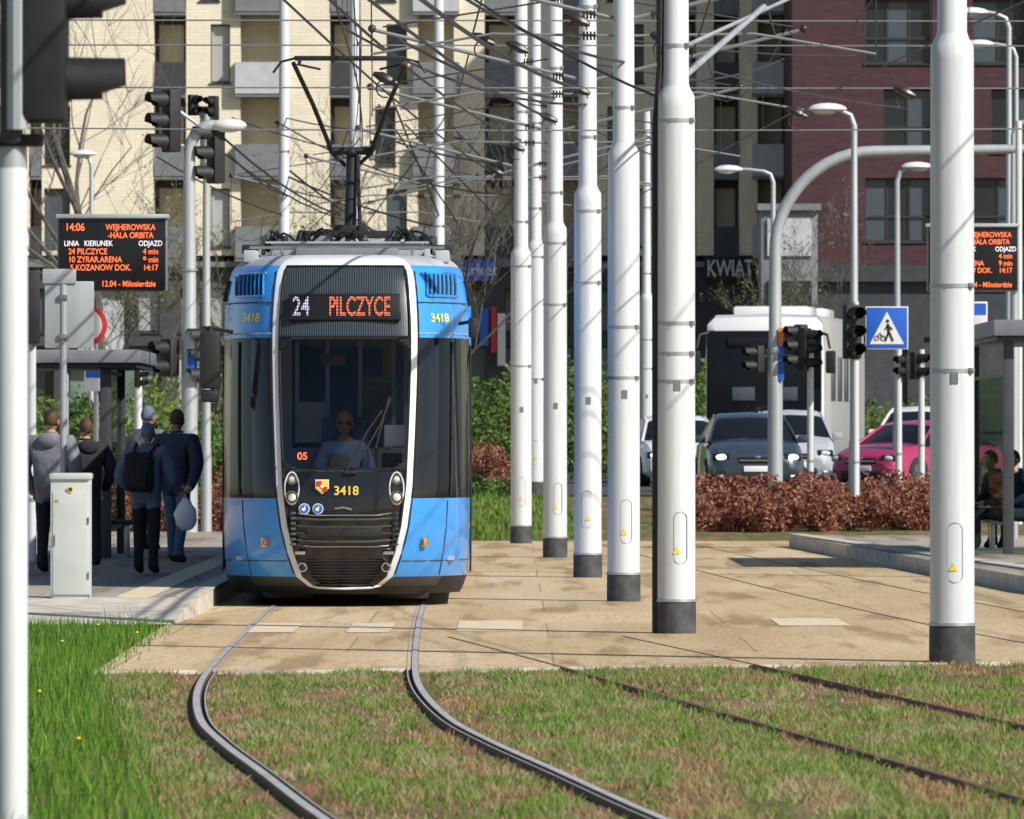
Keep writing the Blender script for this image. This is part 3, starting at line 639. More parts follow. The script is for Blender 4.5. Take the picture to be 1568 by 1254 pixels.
mb.obj('road_sign',(sx(97,d),d,.2))
mb=MB(); d=150; mb.box(0,0,0,.35,.03,.42,'white_mark',.01); mb.box(0,-.02,.08,.3,.01,.2,'blue_sign'); mb.tube([(0,.04,-3.2),(0,.04,.2)],.03,'galv',8); mb.obj('tram_stop_sign',(sx(1497,d),d,sz(480,d)))
# ---------------- LED boards ----------------
def board(px0,px1,py0,py1,d,lines,posts):
    x=sx((px0+px1)/2,d); z=sz((py0+py1)/2,d); W=(px1-px0)*d/F; Hh=(py1-py0)*d/F; mb=MB()
    mb.box(0,.1,0,W,.2,Hh,'gray_panel',.02); mb.box(0,-.015,-.0,W*.97,.03,Hh*.96,'board_screen',.01); mb.box(0,.08,Hh/2+.03,W*1.03,.3,.05,'galv',.01)
    for q in posts: mb.tube([(q*W,.14,-z+.1),(q*W,.14,Hh/2)],.05,'galv',12)
    o=mb.obj('departure_board',(x,d,z))
    n=len(lines)
    for i,l in enumerate(lines):
        zz=Hh*.38-i*Hh*.78/(n-1)
        for tx,xx,sz_,m in l:
            text('board_text',tx,sz_*Hh*.115,(xx*W,-.034,zz),m,o,bold=.001,sxx=.82)
lt=[[('14:06',-.43,1.3,'board_led'),('WEJHEROWSKA',-.06,1,'board_led')],[('-HALA ORBITA',-.04,1,'board_led')],[('LINIA   KIERUNEK',-.44,.9,'board_led_white'),('ODJAZD',.24,.9,'board_led_white')],
 [('24 PILCZYCE',-.4,1,'board_led'),('4 min',.28,1,'board_led')],[('10 ZYRAR.ARENA',-.4,1,'board_led'),('9 min',.28,1,'board_led')],[(' 5 KOZANOW DOK.',-.4,1,'board_led'),('14:17',.28,1,'board_led')],[(' ',0,1,'board_led')],[('12.04 - Milosierdzie',-.1,1,'board_led')]]
board(88,256,335,446,100,lt,(-.44,)); board(1420,1560,348,446,122,lt,(.46,))
# ---------------- cabinet ----------------
mb=MB(); d=77; W=.36; Hh=1.33
mb.box(0,0,.05,W*1.02,.32,.1,'concrete_kerb',.01); mb.box(0,0,Hh/2+.03,W,.3,Hh-.12,'cabinet',.012); mb.box(0,0,Hh-.03,W*1.06,.36,.06,'cabinet',.02); mb.box(0,-.153,Hh*.48,W*.88,.012,Hh*.78,'cabinet',.004)
mb.box(0,-.155,.22,W*.99,.012,.02,'gray_panel'); mb.box(-.14,-.163,.72,.014,.015,.1,'steel',.003); mb.cyl((-.0,-.16,Hh-.15),(0,-.168,Hh-.15),.03,.03,'yellow_mark',14); mb.cyl((0,-.165,Hh-.15),(0,-.17,Hh-.15),.02,.02,'dark_panel',14)
for z in (.4,.9): mb.box(.165,-.16,z,.012,.02,.06,'steel')
mb.box(-.12,-.162,Hh-.25,.03,.01,.02,'orange_lens')
mb.obj('utility_cabinet',(sx(109,d),d,0))
# ---------------- shelters ----------------
def shelter(name,x0,x1,d,z,depth,posts,h=.16):
    mb=MB(); b=.2
    mb.box((x0+x1)/2,d+depth/2,z+h/2,x1-x0,depth,h,'gray_panel',.03); mb.box((x0+x1)/2,d+depth/2,z-.03,(x1-x0)*.96,depth*.96,.05,'dark_panel',.01)
    for p_ in posts:
        mb.box(p_,d+.3,(b+z)/2,.13,.13,z-b-.05,'dark_panel',.015); mb.box(p_,d+depth-.3,(b+z)/2,.1,.1,z-b-.05,'dark_panel',.015)
        mb.box(p_,d+depth/2,1.5,.012,depth-.8,1.8,'shelter_glass'); 
        for zz in (.58,2.42): mb.box(p_,d+depth/2,zz,.04,depth-.75,.04,'dark_panel')
    mb.box((x0+x1)/2,d+depth*.7,.62,(x1-x0)*.8,.4,.06,'dark_panel',.01)
    for p_ in np.linspace(x0+.3,x1-.3,3): mb.box(p_,d+depth*.7,.4,.06,.3,.4,'steel',.005)
    return mb.obj(name)
shelter('bus_shelter',sx(-60,100),sx(215,100),100,sz(556,100),4.5,(sx(160,100),sx(-30,100)))
shelter('bus_shelter',sx(1494,108),sx(1760,108),104,sz(520,108),8,(sx(1518,108),sx(1720,108)),.2)
# ---------------- people ----------------
def person(name,x,y,z,height,face,top,legs,hair,pose='stand',skinm='skin',pack=None,bag=False,cap=None,hood=None,lean=0,turn=0,puff=1.0,glasses=False,step=.05,arms=None):
    J={'pel':(0,0,.93),'sp':(0,0,1.12),'ch':(0,0,1.32),'nk':(0,.0,1.475),'hd':(0,-.01,1.56)}
    for s,k in ((-1,'L'),(1,'R')):
        st=step*s
        J['sh'+k]=(s*.18*min(puff,1.15),0,1.40); J['el'+k]=(s*.265*min(puff,1.15),.05,1.13); J['wr'+k]=(s*.25,-.08,.92); J['pm'+k]=(s*.24,-.12,.84)
        J['hp'+k]=(s*.09,0,.88); J['kn'+k]=(s*.105,-.02-st*.5,.49); J['an'+k]=(s*.11,.03-st,.09); J['to'+k]=(s*.12,-.13-st,.045); J['hl'+k]=(s*.11,.06-st,.05)
    if pose=='sit':
        for k in list(J): 
            if k[:2] not in('kn','an','to','hl'): J[k]=(J[k][0],J[k][1],J[k][2]-.43)
        for s,k in ((-1,'L'),(1,'R')):
            J['kn'+k]=(s*.12,-.43,.50); J['an'+k]=(s*.12,-.42,.09); J['to'+k]=(s*.13,-.57,.045); J['hl'+k]=(s*.12,-.38,.05); J['el'+k]=(s*.26,-.08,.72); J['wr'+k]=(s*.16,-.30,.62); J['pm'+k]=(s*.11,-.36,.62)
    if arms: J.update(arms)
    if lean:
        for k in J:
            if k[:2] in('sp','ch','nk','hd','sh','el','wr','pm'):
                q=Vector(J[k]); dz=q.z-J['pel'][2]; J[k]=(q.x,q.y-dz*lean,q.z-abs(dz)*lean*.15)
    Rr={'pel':.15*puff,'sp':.15*puff,'ch':.155*puff,'nk':.062,'hd':.055,'sh':.085*puff,'el':.065*puff,'wr':.044*puff,'pm':.032,'hp':.102,'kn':.072,'an':.055,'to':.04,'hl':.045}
    E=[('pel','sp','t'),('sp','ch','t'),('ch','nk','t'),('nk','hd','n')]
    for k in 'LR': E+=[('ch','sh'+k,'t'),('sh'+k,'el'+k,'t'),('el'+k,'wr'+k,'t'),('wr'+k,'pm'+k,'h'),('pel','hp'+k,'l'),('hp'+k,'kn'+k,'l'),('kn'+k,'an'+k,'l'),('an'+k,'to'+k,'f'),('an'+k,'hl'+k,'f')]
    bm=bmesh.new(); lay=bm.verts.layers.skin.verify(); V={}
    for k,c in J.items():
        V[k]=bm.verts.new(c); r_=Rr.get(k,Rr.get(k[:2],.05)); V[k][lay].radius=(r_,r_); V[k][lay].use_root=(k=='pel')
    for a,b,_ in E: bm.edges.new((V[a],V[b]))
    me=bpy.data.meshes.new('tmp'); bm.to_mesh(me); bm.free(); o=bpy.data.objects.new('tmp',me); scn.collection.objects.link(o)
    md=o.modifiers.new('s','SKIN'); md.use_smooth_shade=True; sb=o.modifiers.new('u','SUBSURF'); sb.levels=2; sb.render_levels=2
    bpy.context.view_layer.update(); dg=bpy.context.evaluated_depsgraph_get(); ev=o.evaluated_get(dg); em=ev.to_mesh()
    mb=MB(); segs=[(Vector(J[a]),Vector(J[b]),t) for a,b,t in E]; mm={'t':top,'n':skinm,'h':skinm,'l':legs,'f':'cloth_black'}
    vs=[v.co.copy() for v in em.vertices]; fs=[list(p_.vertices) for p_ in em.polygons]; mt=[]
    for p_ in em.polygons:
        c=p_.center; best=(9,'t')
        for a,b,t in segs:
            ab=b-a; u=max(0,min(1,(c-a).dot(ab)/ab.length_squared)); dd=(c-(a+ab*u)).length
            if dd<best[0]: best=(dd,t)
        t=best[1]
        if t=='l' and c.z>J['pel'][2]-.16 : t='t'
        mt.append(mm[t])
    mb.add(vs,fs,lambda i:mt[i]); ev.to_mesh_clear(); bpy.data.objects.remove(o); bpy.data.meshes.remove(me)
    # fingers
    for k,s in (('L',-1),('R',1)):
        w_=Vector(J['wr'+k]); q=Vector(J['pm'+k]); dr=(q-w_).normalized(); fw=Vector((0,-1,0)); fw=(fw-dr*fw.dot(dr)).normalized(); cr=dr.cross(fw); inn=cr*(-s if cr.x*1>0 else s)
        for i,l in enumerate((.068,.078,.072,.055)):
            b0=q+fw*(.028-.019*i); mb.tube([b0,b0+dr*l*.5,b0+dr*l*.85+inn*.012,b0+dr*l+inn*.03],[.0095,.009,.008,.006],skinm,6)
        b0=w_+(q-w_)*.5+fw*.03; mb.tube([b0,b0+dr*.03+fw*.022,b0+dr*.065+fw*.028],[.012,.011,.008],skinm,6)
    # head
    hc=Vector(J['hd'])+Vector((0,-.015,.075)); T0=mb.T.copy(); mb.T=Matrix.Translation(hc)@Matrix.Rotation(turn,4,'Z')
    def hf(p_):
        q=p_.copy()
        if q.z<0: q.x*=1+.28*q.z; q.y=q.y*(1+.12*q.z)-.06*(-q.z)
        if abs(q.x)<.22 and q.y<-.8 and -.35<q.z<.12: q.y-=.16*(1-abs(q.x)/.22)
        return q
    mb.ell((0,0,0),(.076,.096,.118),skinm,24,20,hf)
    for s in (-1,1): mb.ell((s*.078,.01,-.01),(.012,.02,.032),skinm,8,6); mb.ell((s*.03,-.084,.012),(.013,.01,.008),'white_mark',8,6); mb.ell((s*.03,-.092,.012),(.006,.004,.006),'hair_dark',8,6); mb.box(s*.03,-.093,.032,.03,.008,.006,hair)
    mb.box(0,-.088,-.052,.04,.01,.008,'red_mark',.003); mb.add([(-.014,-.092,-.025),(.014,-.092,-.025),(0,-.118,-.022),(0,-.092,.02)],[[0,2,3],[2,1,3],[0,1,2]],skinm)
    if glasses:
        for s in (-1,1): mb.ell((s*.032,-.098,.012),(.026,.008,.018),'black_gloss',10,6); mb.box(s*.077,-.045,.015,.005,.1,.006,'black_gloss')
    cm=cap or hair
    def hr(p_):
        q=p_.copy(); jit=1+.03*math.sin(q.x*23)*math.sin(q.z*17+q.y*9); q=q*jit
        if q.y<-.25 and q.z<.45: q.y=-.25
        if q.z<-.45: q.z=-.45
        return q
    mb.ell((0,.012,.012),(.084,.103,.122),cm,20,14,hr)
    if cap: mb.box(0,-.11,.055,.13,.09,.012,cap,.004)
    mb.T=T0
    c=Vector(J['ch'])
    if hood: mb.ell((c.x,c.y+.13,c.z+.10),(.12,.05,.09),hood,12,8)
    if top in('cloth_navy','cloth_black','cloth_slate','cloth_gray'): mb.tube([(0,c.y+.0,J['nk'][2]-.02),(0,c.y-.0,J['nk'][2]+.045)],[.085,.075],top,12)
    if pack:
        mb.box(c.x+.02,c.y+.24,c.z-.13,.34,.17,.46,pack,.07); mb.box(c.x+.02,c.y+.34,c.z-.22,.24,.06,.2,pack,.025)
        for s in (-1,1): mb.tube([(s*.1,c.y+.18,c.z+.1),(s*.13,c.y,c.z+.2),(s*.13,c.y-.18,c.z+.05),(s*.14,c.y-.05,c.z-.2)],.02,pack,6)
    if bag:
        q=Vector(J['pmL']); 
        def bf(p_):
            e=p_.copy(); e.x*=1-.35*max(0,e.z); e.y*=1-.5*max(0,e.z); return e*(1+.06*math.sin(e.x*9+e.z*7))
        mb.ell((q.x,q.y-.02,q.z-.25),(.14,.1,.19),'bag_white',14,10,bf); mb.tube([(q.x-.05,q.y,q.z-.12),(q.x,q.y,q.z-.02),(q.x+.05,q.y,q.z-.12)],.008,'bag_white',5)
    s=height/1.75; mb.v=[(a*s,b*s,c_*s) for a,b,c_ in mb.v]
    return mb.obj(name,(x,y,z),face,angle=60)
pz=.2
person('waiting_passenger',sx(224,89.7),89.7,pz,1.60,math.pi*.92,'cloth_slate','cloth_black','hair_dark',pack='cloth_black',cap='cloth_slate',lean=.06,puff=1.3,turn=.3,step=.08,arms={'elL':(-.33,.04,1.12),'wrL':(-.22,-.12,1.0),'pmL':(-.15,-.17,.98),'elR':(.33,.04,1.12),'wrR':(.22,-.12,1.0),'pmR':(.15,-.17,.98)})
person('waiting_passenger',sx(270,97),97,pz,1.76,math.pi*.85,'cloth_navy','cloth_jean','hair_brown',puff=1.3,bag=True,turn=.2,step=.14,arms={'wrL':(-.24,.10,.88),'pmL':(-.20,.16,.82)})
person('waiting_passenger',sx(78,90),90,pz,1.74,math.pi*.9,'cloth_gray','cloth_black','hair_brown',hood='cloth_gray',puff=1.3)
person('waiting_passenger',sx(132,95),95,pz,1.66,math.pi*1.1,'cloth_black','cloth_black','hair_brown',puff=1.25,hood='cloth_black')
person('waiting_passenger',sx(226,108),108,pz,1.84,math.pi*.8,'cloth_gray','cloth_black','hair_dark',cap='cloth_slate',puff=1.15)
for px,d,t,f in [(1543,108,'cloth_black',-1.2),(1575,109,'cloth_navy',-.9)]:
    person('seated_passenger',sx(px,d),d+1.2,pz,1.72,f,t,'cloth_black','hair_dark','sit',lean=.25)
mb=MB(); mb.box(0,0,.45,2.6,.45,.06,'dark_panel',.01); mb.box(-1.1,0,.22,.08,.35,.44,'steel',.005); mb.box(1.1,0,.22,.08,.35,.44,'steel',.005); mb.obj('bench',(sx(1590,109.5),109.5,pz))
# ---------------- tram ----------------
def tram():
    rows=[.10,.18,.27,.5,.75,1.02,1.15,1.28,1.6,2.0,2.4,2.56,2.75,2.93,3.1,3.2,3.26,3.31,3.35,3.37]
    f0=[.28,.15,.09,.03,0,0,.02,.05,.12,.22,.33,.38,.44,.5,.57,.62,.68,.76,.9,1.2]
    a_=[.30,.35,.46,.54,.60,.635,.65,.655,.67,.685,.695,.695,.69,.68,.665,.65,.62,.58,.5,.4]
    b_=[1.10,1.14,1.17,1.19,1.2,1.2,1.2,1.2,1.2,1.195,1.19,1.19,1.185,1.17,1.15,1.125,1.09,1.04,.97,.85]
    sidev=[1.6,2.4,2.42,3.9,3.92,6.5,8.8,8.83,10.5,15,20,29]
    T_=(.18,.42,.66,.85,.96); V_=(.17,.33,.58,.88,1.2)
    def corner(z,t,o=0):
        a=float(np.interp(z,rows,a_)); b=float(np.interp(z,rows,b_)); f=float(np.interp(z,rows,f0))
        v=np.interp(t,(0,)+T_,(.10,)+tuple(q*(1-.25*max(0,f-.3)) for q in V_))
        return a+(b-a)*t+o*.7, f+float(v)-o*.7
    def half(i):
        a,b,f=a_[i],b_[i],f0[i]; w=.055
        out=[(0,f),(.35*(a-w),f+.008),(.72*(a-w),f+.03),(a-w,f+.07),(a,f+.10)]
        for t,v in zip(T_,V_): out.append((a+(b-a)*t,f+v*(1-.25*max(0,f-.3))))
        vmin=out[-1][1]
        for v in sidev: out.append((b,max(v,vmin+.05+.02*sidev.index(v))))
        return out
    hs=[half(i) for i in range(len(rows))]; nH=len(hs[0])
    rings=[]
    for i,z in enumerate(rows):
        h=hs[i]; rings.append([(-x,v,z) for x,v in reversed(h[1:])]+[(x,v,z) for x,v in h])
    def mat(i,k):
        c=k-(nH-1); j=c if c>=0 else -c-1; z=(rows[i]+rows[i+1])/2
        if j<3:
            if z<.18: return 'black_matte'
            if z<1.28: return 'black_gloss'
            if z<2.56: return 'windscreen'
            if z<3.25: return 'stripes'
            return 'white_paint'
        if j==3: return 'white_paint' if z>.14 else 'black_matte'
        if z<.18: return 'black_matte'
        if z<.27: return 'black_matte' if j>6 else 'dark_panel'
        if z<1.02: return 'tram_blue'
        if z<2.56: return 'black_gloss' if j in(4,5,8,11,13) else 'tint_glass'
        if z<3.25: return 'tram_blue'
        return 'tram_gray'
    mb=MB(); mb.loft(rings,mat)
    n=len(rings[-1]); 
    for k in range(n//2): 
        t=rings[-1]; mb.poly([t[k],t[k+1],t[n-2-k],t[n-1-k]],'tram_gray')
    mb.poly([(-1.2,29,.1),(1.2,29,.1),(1.2,29,3.3),(-1.2,29,3.3)],'tram_blue')
    root=mb.obj('tram_body',angle=28)
    e=bpy.data.objects.new('tram',None); scn.collection.objects.link(e); e.location=(sx(527,81),81,.05); e.rotation_euler=(0,0,.0045); root.parent=e
    def fv(z,tab=f0): return float(np.interp(z,rows,tab))
    d=MB()
    for s in (-1,1):
        d.tube([(s*(float(np.interp(z,rows,a_))-.068),fv(z)+.055,z) for z in np.linspace(.3,3.22,20)],.012,'black_matte',5)
        d.tube([(s*(float(np.interp(z,rows,a_))+.012),fv(z)+.11,z) for z in np.linspace(.3,3.2,20)],.010,'black_matte',5)
    for z,r in ((1.30,.018),(2.56,.02),(3.25,.012)):
        a=float(np.interp(z,rows,a_))-.07; d.tube([(-a,fv(z)+.055,z),(-a*.7,fv(z)+.018,z),(0,fv(z)-.008,z),(a*.7,fv(z)+.018,z),(a,fv(z)+.055,z)],r,'black_gloss',6)
    for s in(-1,1):
        for z,sg in((1.29,1),(2.55,-1)):
            a=float(np.interp(z,rows,a_))-.065
            for q in range(3): zz=z+sg*(.02+.03*q); xx=s*(a-.02-.045*(2-q)*.5); d.box(xx,fv(zz)+.035,zz,.10-.03*q,.02,.035,'black_gloss',.006,rz=s*.25)
    d.T=Matrix.Translation((0,fv(2.85)+.0,2.85))@Matrix.Rotation(math.radians(-18),4,'X'); d.box(.0,.0,0,1.08,.06,.27,'board_screen',.02); d.T=Matrix.Identity(4)
    # headlights
    for s in (-1,1):
        for z,r in ((1.20,.050),(1.03,.064)):
            x=s*.50; y=fv(z)+.035
            d.cyl((x,y+.05,z),(x,y-.012,z),r,r*.95,'chrome',20); d.cyl((x,y-.008,z),(x,y-.02,z),r*.85,r*.8,'black_gloss',20); d.ell((x,y-.014,z),(r*.66,.02,r*.66),'lamp_lens',16,8)
        d.tube([(s*.50+.068*math.cos(t),fv(1.1)+.03,1.115+.155*math.sin(t)) for t in np.linspace(0,2*math.pi,24)],.007,'white_paint',6,False)
        z=.36; x=s*.40; d.cyl((x,fv(z)+.06,z),(x,fv(z)+.0,z),.05,.046,'chrome',18); d.ell((x,fv(z)+.0,z),(.034,.015,.034),'black_gloss',12,6)
        d.box(s*.42,fv(.5)+.0,.50,.1,.03,.035,'chrome',.01)
        x,y=corner(.6,.30,.01); d.box(s*x,y,.60,.07,.06,.10,'chrome',.02,rz=s*.75); d.box(s*x,y-.025,.60,.045,.05,.07,'orange_lens',.015,rz=s*.75)
    # grille
    for i,z in enumerate((.62,.69,.76,.83)):
        a=float(np.interp(z,rows,a_))-.12
        d.tube([(-a,fv(z)+.03,z),(-a*.5,fv(z)-.012,z-.015),(a*.5,fv(z)-.012,z-.015),(a,fv(z)+.03,z)],.014 if i in(0,3) else .009,'dark_panel',6)
    d.box(0,fv(.7)-.0,.70,.72,.04,.10,'black_matte',.02)
    for s in(-1,1): 
        for i in range(7): d.box(s*.49,fv(.8)+.02,.58+i*.05,.05,.04,.022,'dark_panel',.004,rz=-s*.3)
    for i in range(9):
        z=.2+i*.028; a=float(np.interp(z,rows,a_))-.13
        if a>.1: d.tube([(-a,fv(z)+.02,z),(0,fv(z)-.014,z),(a,fv(z)+.02,z)],.007,'black_matte',4)
    d.tube([(-.34,fv(.17)+.09,.185),(-.25,fv(.17)+.02,.165),(0,fv(.17)-.02,.155),(.25,fv(.17)+.02,.165),(.34,fv(.17)+.09,.185)],.012,'white_paint',8)
    d.tube([(-.43,fv(.55)+.04,.575),(-.3,fv(.55)-.01,.56),(.3,fv(.55)-.01,.56),(.43,fv(.55)+.04,.575)],.006,'chrome',6)
    d.tube([(-.45,fv(.9)+.04,.88),(-.3,fv(.9)-.01,.86),(.3,fv(.9)-.01,.86),(.45,fv(.9)+.04,.88)],.007,'chrome',6)
    for x,m in ((-.38,'blue_sign'),(-.25,'blue_sign')): d.cyl((x,fv(.92)+.03,.92),(x,fv(.92)-.008,.92),.052,.052,'white_mark',20); d.cyl((x,fv(.92)+.0,.92),(x,fv(.92)-.012,.92),.044,.044,m,20); d.cyl((x-.008,-.012,.915),(x-.008,-.018,.915),.018,.018,'white_mark',8); d.box(x+.006,-.014,.935,.01,.006,.03,'white_mark')
    d.tube([(-.09,-.012,.925),(.0,-.012,.935),(.07,-.012,.915)],.011,'chrome',6)
    def shield(x,z,s,y,m): d.add([(x-s,y,z+s),(x+s,y,z+s),(x+s,y,z-.3*s),(x,y,z-1.15*s),(x-s,y,z-.3*s)],[[0,4,3,2,1]],m)
    shield(-.21,1.135,.065,-.004,'white_mark'); shield(-.21,1.135,.056,-.008,'yellow_mark')
    d.box(-.237,-.012,1.162,.046,.006,.046,'red_mark'); d.box(-.183,-.012,1.108,.046,.006,.046,'red_mark'); d.cyl((-.21,-.012,1.135),(-.21,-.018,1.135),.016,.016,'white_mark',12)
    def W(x,z): return (x,fv(z)-.03,z)
    d.tube([W(.02,1.28),W(.22,1.66),W(.36,1.86)],.011,'black_matte',6); d.tube([W(.10,1.3),W(.34,1.72),W(.44,1.97)],.012,'black_matte',6); d.tube([W(.3,1.5),W(.43,2.0)],.009,'black_matte',6); d.box(.06,fv(1.27)-.02,1.27,.12,.04,.04,'black_matte',.01)
    # louvred vents on the roof corners
    for s in (-1,1):
        ts=np.linspace(.22,.8,8); rg=[]
        for z in np.linspace(2.97,3.18,5): rg.append([(s*corner(z,t,.012)[0],corner(z,t,.012)[1],z) for t in ts])
        d.loft(rg,'black_matte')
        for t in ts:
            d.tube([(s*corner(z,t+(z-3.05)*.25,.02)[0],corner(z,t+(z-3.05)*.25,.02)[1],z) for z in (2.97,3.07,3.18)],.011,'tram_blue',5)
        for z in (2.965,3.185): d.tube([(s*corner(z,t,.015)[0],corner(z,t,.015)[1],z) for t in ts],.014,'tram_blue',5)
        for i in range(7):
            y0=1.75+i*.16; d.tube([(s*1.195,y0,2.93),(s*1.15,y0-.03,3.13)],.018,'black_matte',5)
        d.tube([(s*corner(2.9,t,.006)[0],corner(2.9,t,.006)[1],2.9) for t in np.linspace(.02,1,10)],.007,'dark_panel',4)
        d.tube([(s*corner(2.6,t,.006)[0],corner(2.6,t,.006)[1],2.6) for t in np.linspace(.02,1,10)],.007,'tram_gray',4)
        d.tube([(s*corner(z,.62,.003)[0],corner(z,.62,.003)[1],z) for z in np.linspace(.28,1.0,6)],.006,'dark_panel',4)
        d.tube([(s*corner(.42,t,.003)[0],corner(.42,t,.003)[1],.42) for t in np.linspace(.05,1,10)],.005,'dark_panel',4)
        d.tube([(s*corner(z,.66,.006)[0],corner(z,.66,.006)[1],z) for z in np.linspace(1.05,2.52,6)],.012,'black_matte',4)
        d.rng(s*.86,s*1.0,1.4,28,3.3,3.42,'tram_gray',.02)
    # mirrors
    d.tube([(-1.1,.95,2.62),(-1.3,.7,2.66),(-1.32,.68,2.5)],.02,'black_matte',8); d.box(-1.30,.68,2.35,.2,.1,.56,'black_matte',.04); d.box(-1.305,.7,2.0,.17,.09,.12,'black_matte',.03)
    d.tube([(1.1,.95,2.7),(1.22,.8,2.72)],.018,'black_matte',8); d.box(1.23,.8,2.66,.09,.09,.2,'black_matte',.03)
    for s in(-1,1):
        for v in (1.75,2.9,4.1,9,10.3): d.tube([(s*1.203,v,.3),(s*1.207,v,1.02),(s*1.2,v,2.5)],.01,'black_matte',4)
        d.rng(s*1.196,s*1.212,1.9,29,.98,1.03,'dark_panel'); 
    d.rng(-1.215,-1.2,1.8,2.85,.32,1.35,'tram_gray')
    d.rng(-1.0,1.0,1.2,28.5,.12,.3,'black_matte')
    for v in (2.6,4.4,13,15,24,26):
        for s in(-1,1): d.cyl((s*.66,v,.29),(s*.78,v,.29),.3,.3,'steel',24)
        d.box(0,v,.28,1.7,.25,.2,'black_matte',.03)
    d.box(0,.75,.2,.5,.5,.16,'black_matte',.05)
    for s in (-1,1): d.box(s*.55,1.0,.12,.5,.5,.14,'black_matte',.05)
    # roof equipment
    d.box(0,2.9,3.44,1.5,1.6,.14,'tram_gray',.03); d.box(-.35,4.6,3.5,.6,1.2,.26,'gray_panel',.04); d.box(.45,4.9,3.48,.55,1.5,.22,'tram_gray',.04)
    d.box(.0,1.85,3.40,1.0,.5,.09,'gray_panel',.02)
    for s in(-1,1): d.box(s*.92,2.2,3.44,.22,.5,.09,'black_matte',.02); d.box(s*.75,3.3,3.55,.25,.4,.1,'dark_panel',.02); d.cyl((s*.62,2.3,3.4),(s*.62,2.3,3.58),.05,.03,'insulator',10)
    d.rng(-.95,.95,1.75,1.79,3.44,3.465,'steel'); d.rng(-.8,.8,2.05,2.09,3.5,3.52,'galv')
    for x in np.linspace(-.85,.85,9): d.box(x,1.9,3.42,.03,.3,.08,'steel',.01)
    for x in (-.75,-.45,-.15,.15,.45,.75):
        for j in range(3): d.cyl((x,3.1,3.5+j*.04),(x,3.1,3.525+j*.04),.045,.04,'insulator',10)
    R=random.Random(4)
    for i in range(20):
        x=R.uniform(-.85,.6); L=R.uniform(.15,.4); d.tube([(x+L*t,2.3+R.random()*.2,3.43+.2*math.sin(math.pi*t)*R.uniform(.8,1.2)) for t in np.linspace(0,1,7)],.014,'black_matte',5)
    for v in (9,15,21,26): d.box(0,v,3.5,1.6,3.2,.3,'tram_gray',.05)
    # pantograph
    v=3.6; d.rng(-.45,.45,v-.5,v-.45,3.6,3.65,'black_matte'); d.rng(-.45,.45,v+.6,v+.65,3.6,3.65,'black_matte')
    for s in(-1,1): d.rng(s*.42,s*.47,v-.5,v+.65,3.6,3.65,'black_matte'); d.cyl((s*.45,v-.47,3.5),(s*.45,v-.47,3.6),.05,.04,'insulator'); d.cyl((s*.45,v+.62,3.5),(s*.45,v+.62,3.6),.05,.04,'insulator')
    kz=4.50; tz=5.38
    d.tube([(0,v+.5,3.62),(0,v+1.3,kz)],[.065,.05],'black_matte',10); d.tube([(.1,v+.3,3.62),(.06,v+1.2,kz-.05)],.02,'black_matte',6)
    d.box(0,v+.5,3.68,.35,.2,.1,'black_matte',.02)
    d.tube([(-.2,v+1.3,kz),(.2,v+1.3,kz)],.04,'black_matte',8)
    for s in(-1,1):
        d.tube([(s*.06,v+1.3,kz-.15),(s*.2,v+1.3,kz-.02),(s*.24,v+1.3,kz+.05),(s*.19,v+1.3,kz+.1)],.02,'black_matte',6)
        d.tube([(s*.2,v+1.3,kz),(s*.38,v+.65,kz+.45),(s*.56,v,tz-.05)],.024,'black_matte',8)
        d.tube([(s*.3,v+.2,tz-.1),(s*.52,v,tz-.06)],.012,'black_matte',6)
        d.tube([(s*.52,v-.12,tz),(s*.68,v-.12,tz-.04),(s*.76,v-.12,tz-.15)],.014,'black_matte',6)
    for q in(-.15,.15): d.box(0,v+q,tz,1.1,.04,.035,'black_matte',.008)
    for s in(-1,1): d.box(s*.5,v,tz-.03,.03,.34,.03,'black_matte')
    # interior
    d.rng(-1.05,1.05,.7,27,.42,.46,'interior'); d.rng(-1.0,-.55,2.5,2.54,.46,2.6,'interior'); d.rng(.55,1.0,2.5,2.54,.46,2.6,'interior'); d.rng(-.55,.55,2.5,2.54,.46,1.5,'interior'); d.rng(-.9,.9,.9,27,2.75,2.8,'interior')
    d.box(0,.62,1.2,1.15,.45,.16,'interior',.05); d.box(0,.8,.8,1.2,.3,.7,'dark_panel',.05)
    d.box(-.02,1.85,1.45,.46,.12,.7,'seat_blue',.05); d.box(-.02,1.62,.98,.46,.45,.12,'seat_blue',.04); d.cyl((-.02,1.65,.46),(-.02,1.65,.92),.06,.06,'dark_panel')
    for s in (-.25,.25): d.box(s+.2,.7,1.36,.2,.04,.18,'black_matte',.015)
    for i in range(8):
        for s in (-.75,.75): d.box(s,4+i*1.6,1.2,.42,.1,.7,'seat_blue',.04)
    for i in range(4):
        d.tube([(.35,3.5+i*2,.46),(.35,3.5+i*2,2.7)],.018,'yellow_mark',6)
    d.box(-.12,.9,2.35,.25,.05,.12,'black_matte',.02); 
    for x in (-.5,-.2,.12,.45): d.box(x,2.46,2.05,.04,.03,1.0,'interior')
    d.rng(-.5,-.2,2.55,2.56,1.55,1.95,'light_panel'); d.rng(.12,.45,2.55,2.56,1.6,2.2,'gray_panel')
    d.box(.48,.5,1.62,.2,.01,.2,'light_panel')
    o=d.obj('tram_fittings',parent=e,angle=40)
    text('route_number','24',.27,(-.42,fv(2.85)-.045,2.85),'violet_led',e,72,'CENTER',.002,.62)
    text('destination','PILCZYCE',.27,(.14,fv(2.85)-.045,2.85),'orange_led',e,72,'CENTER',.004,.50)
    text('fleet_number','3418',.12,(0.02,-.015,1.09),'yellow_mark',e,86,'CENTER',.002)
    x,y=corner(2.75,.42,.02)
    text('fleet_number','3418',.12,(x,y,2.75),'yellow_mark',e,80,'CENTER',.002,rz=.75)
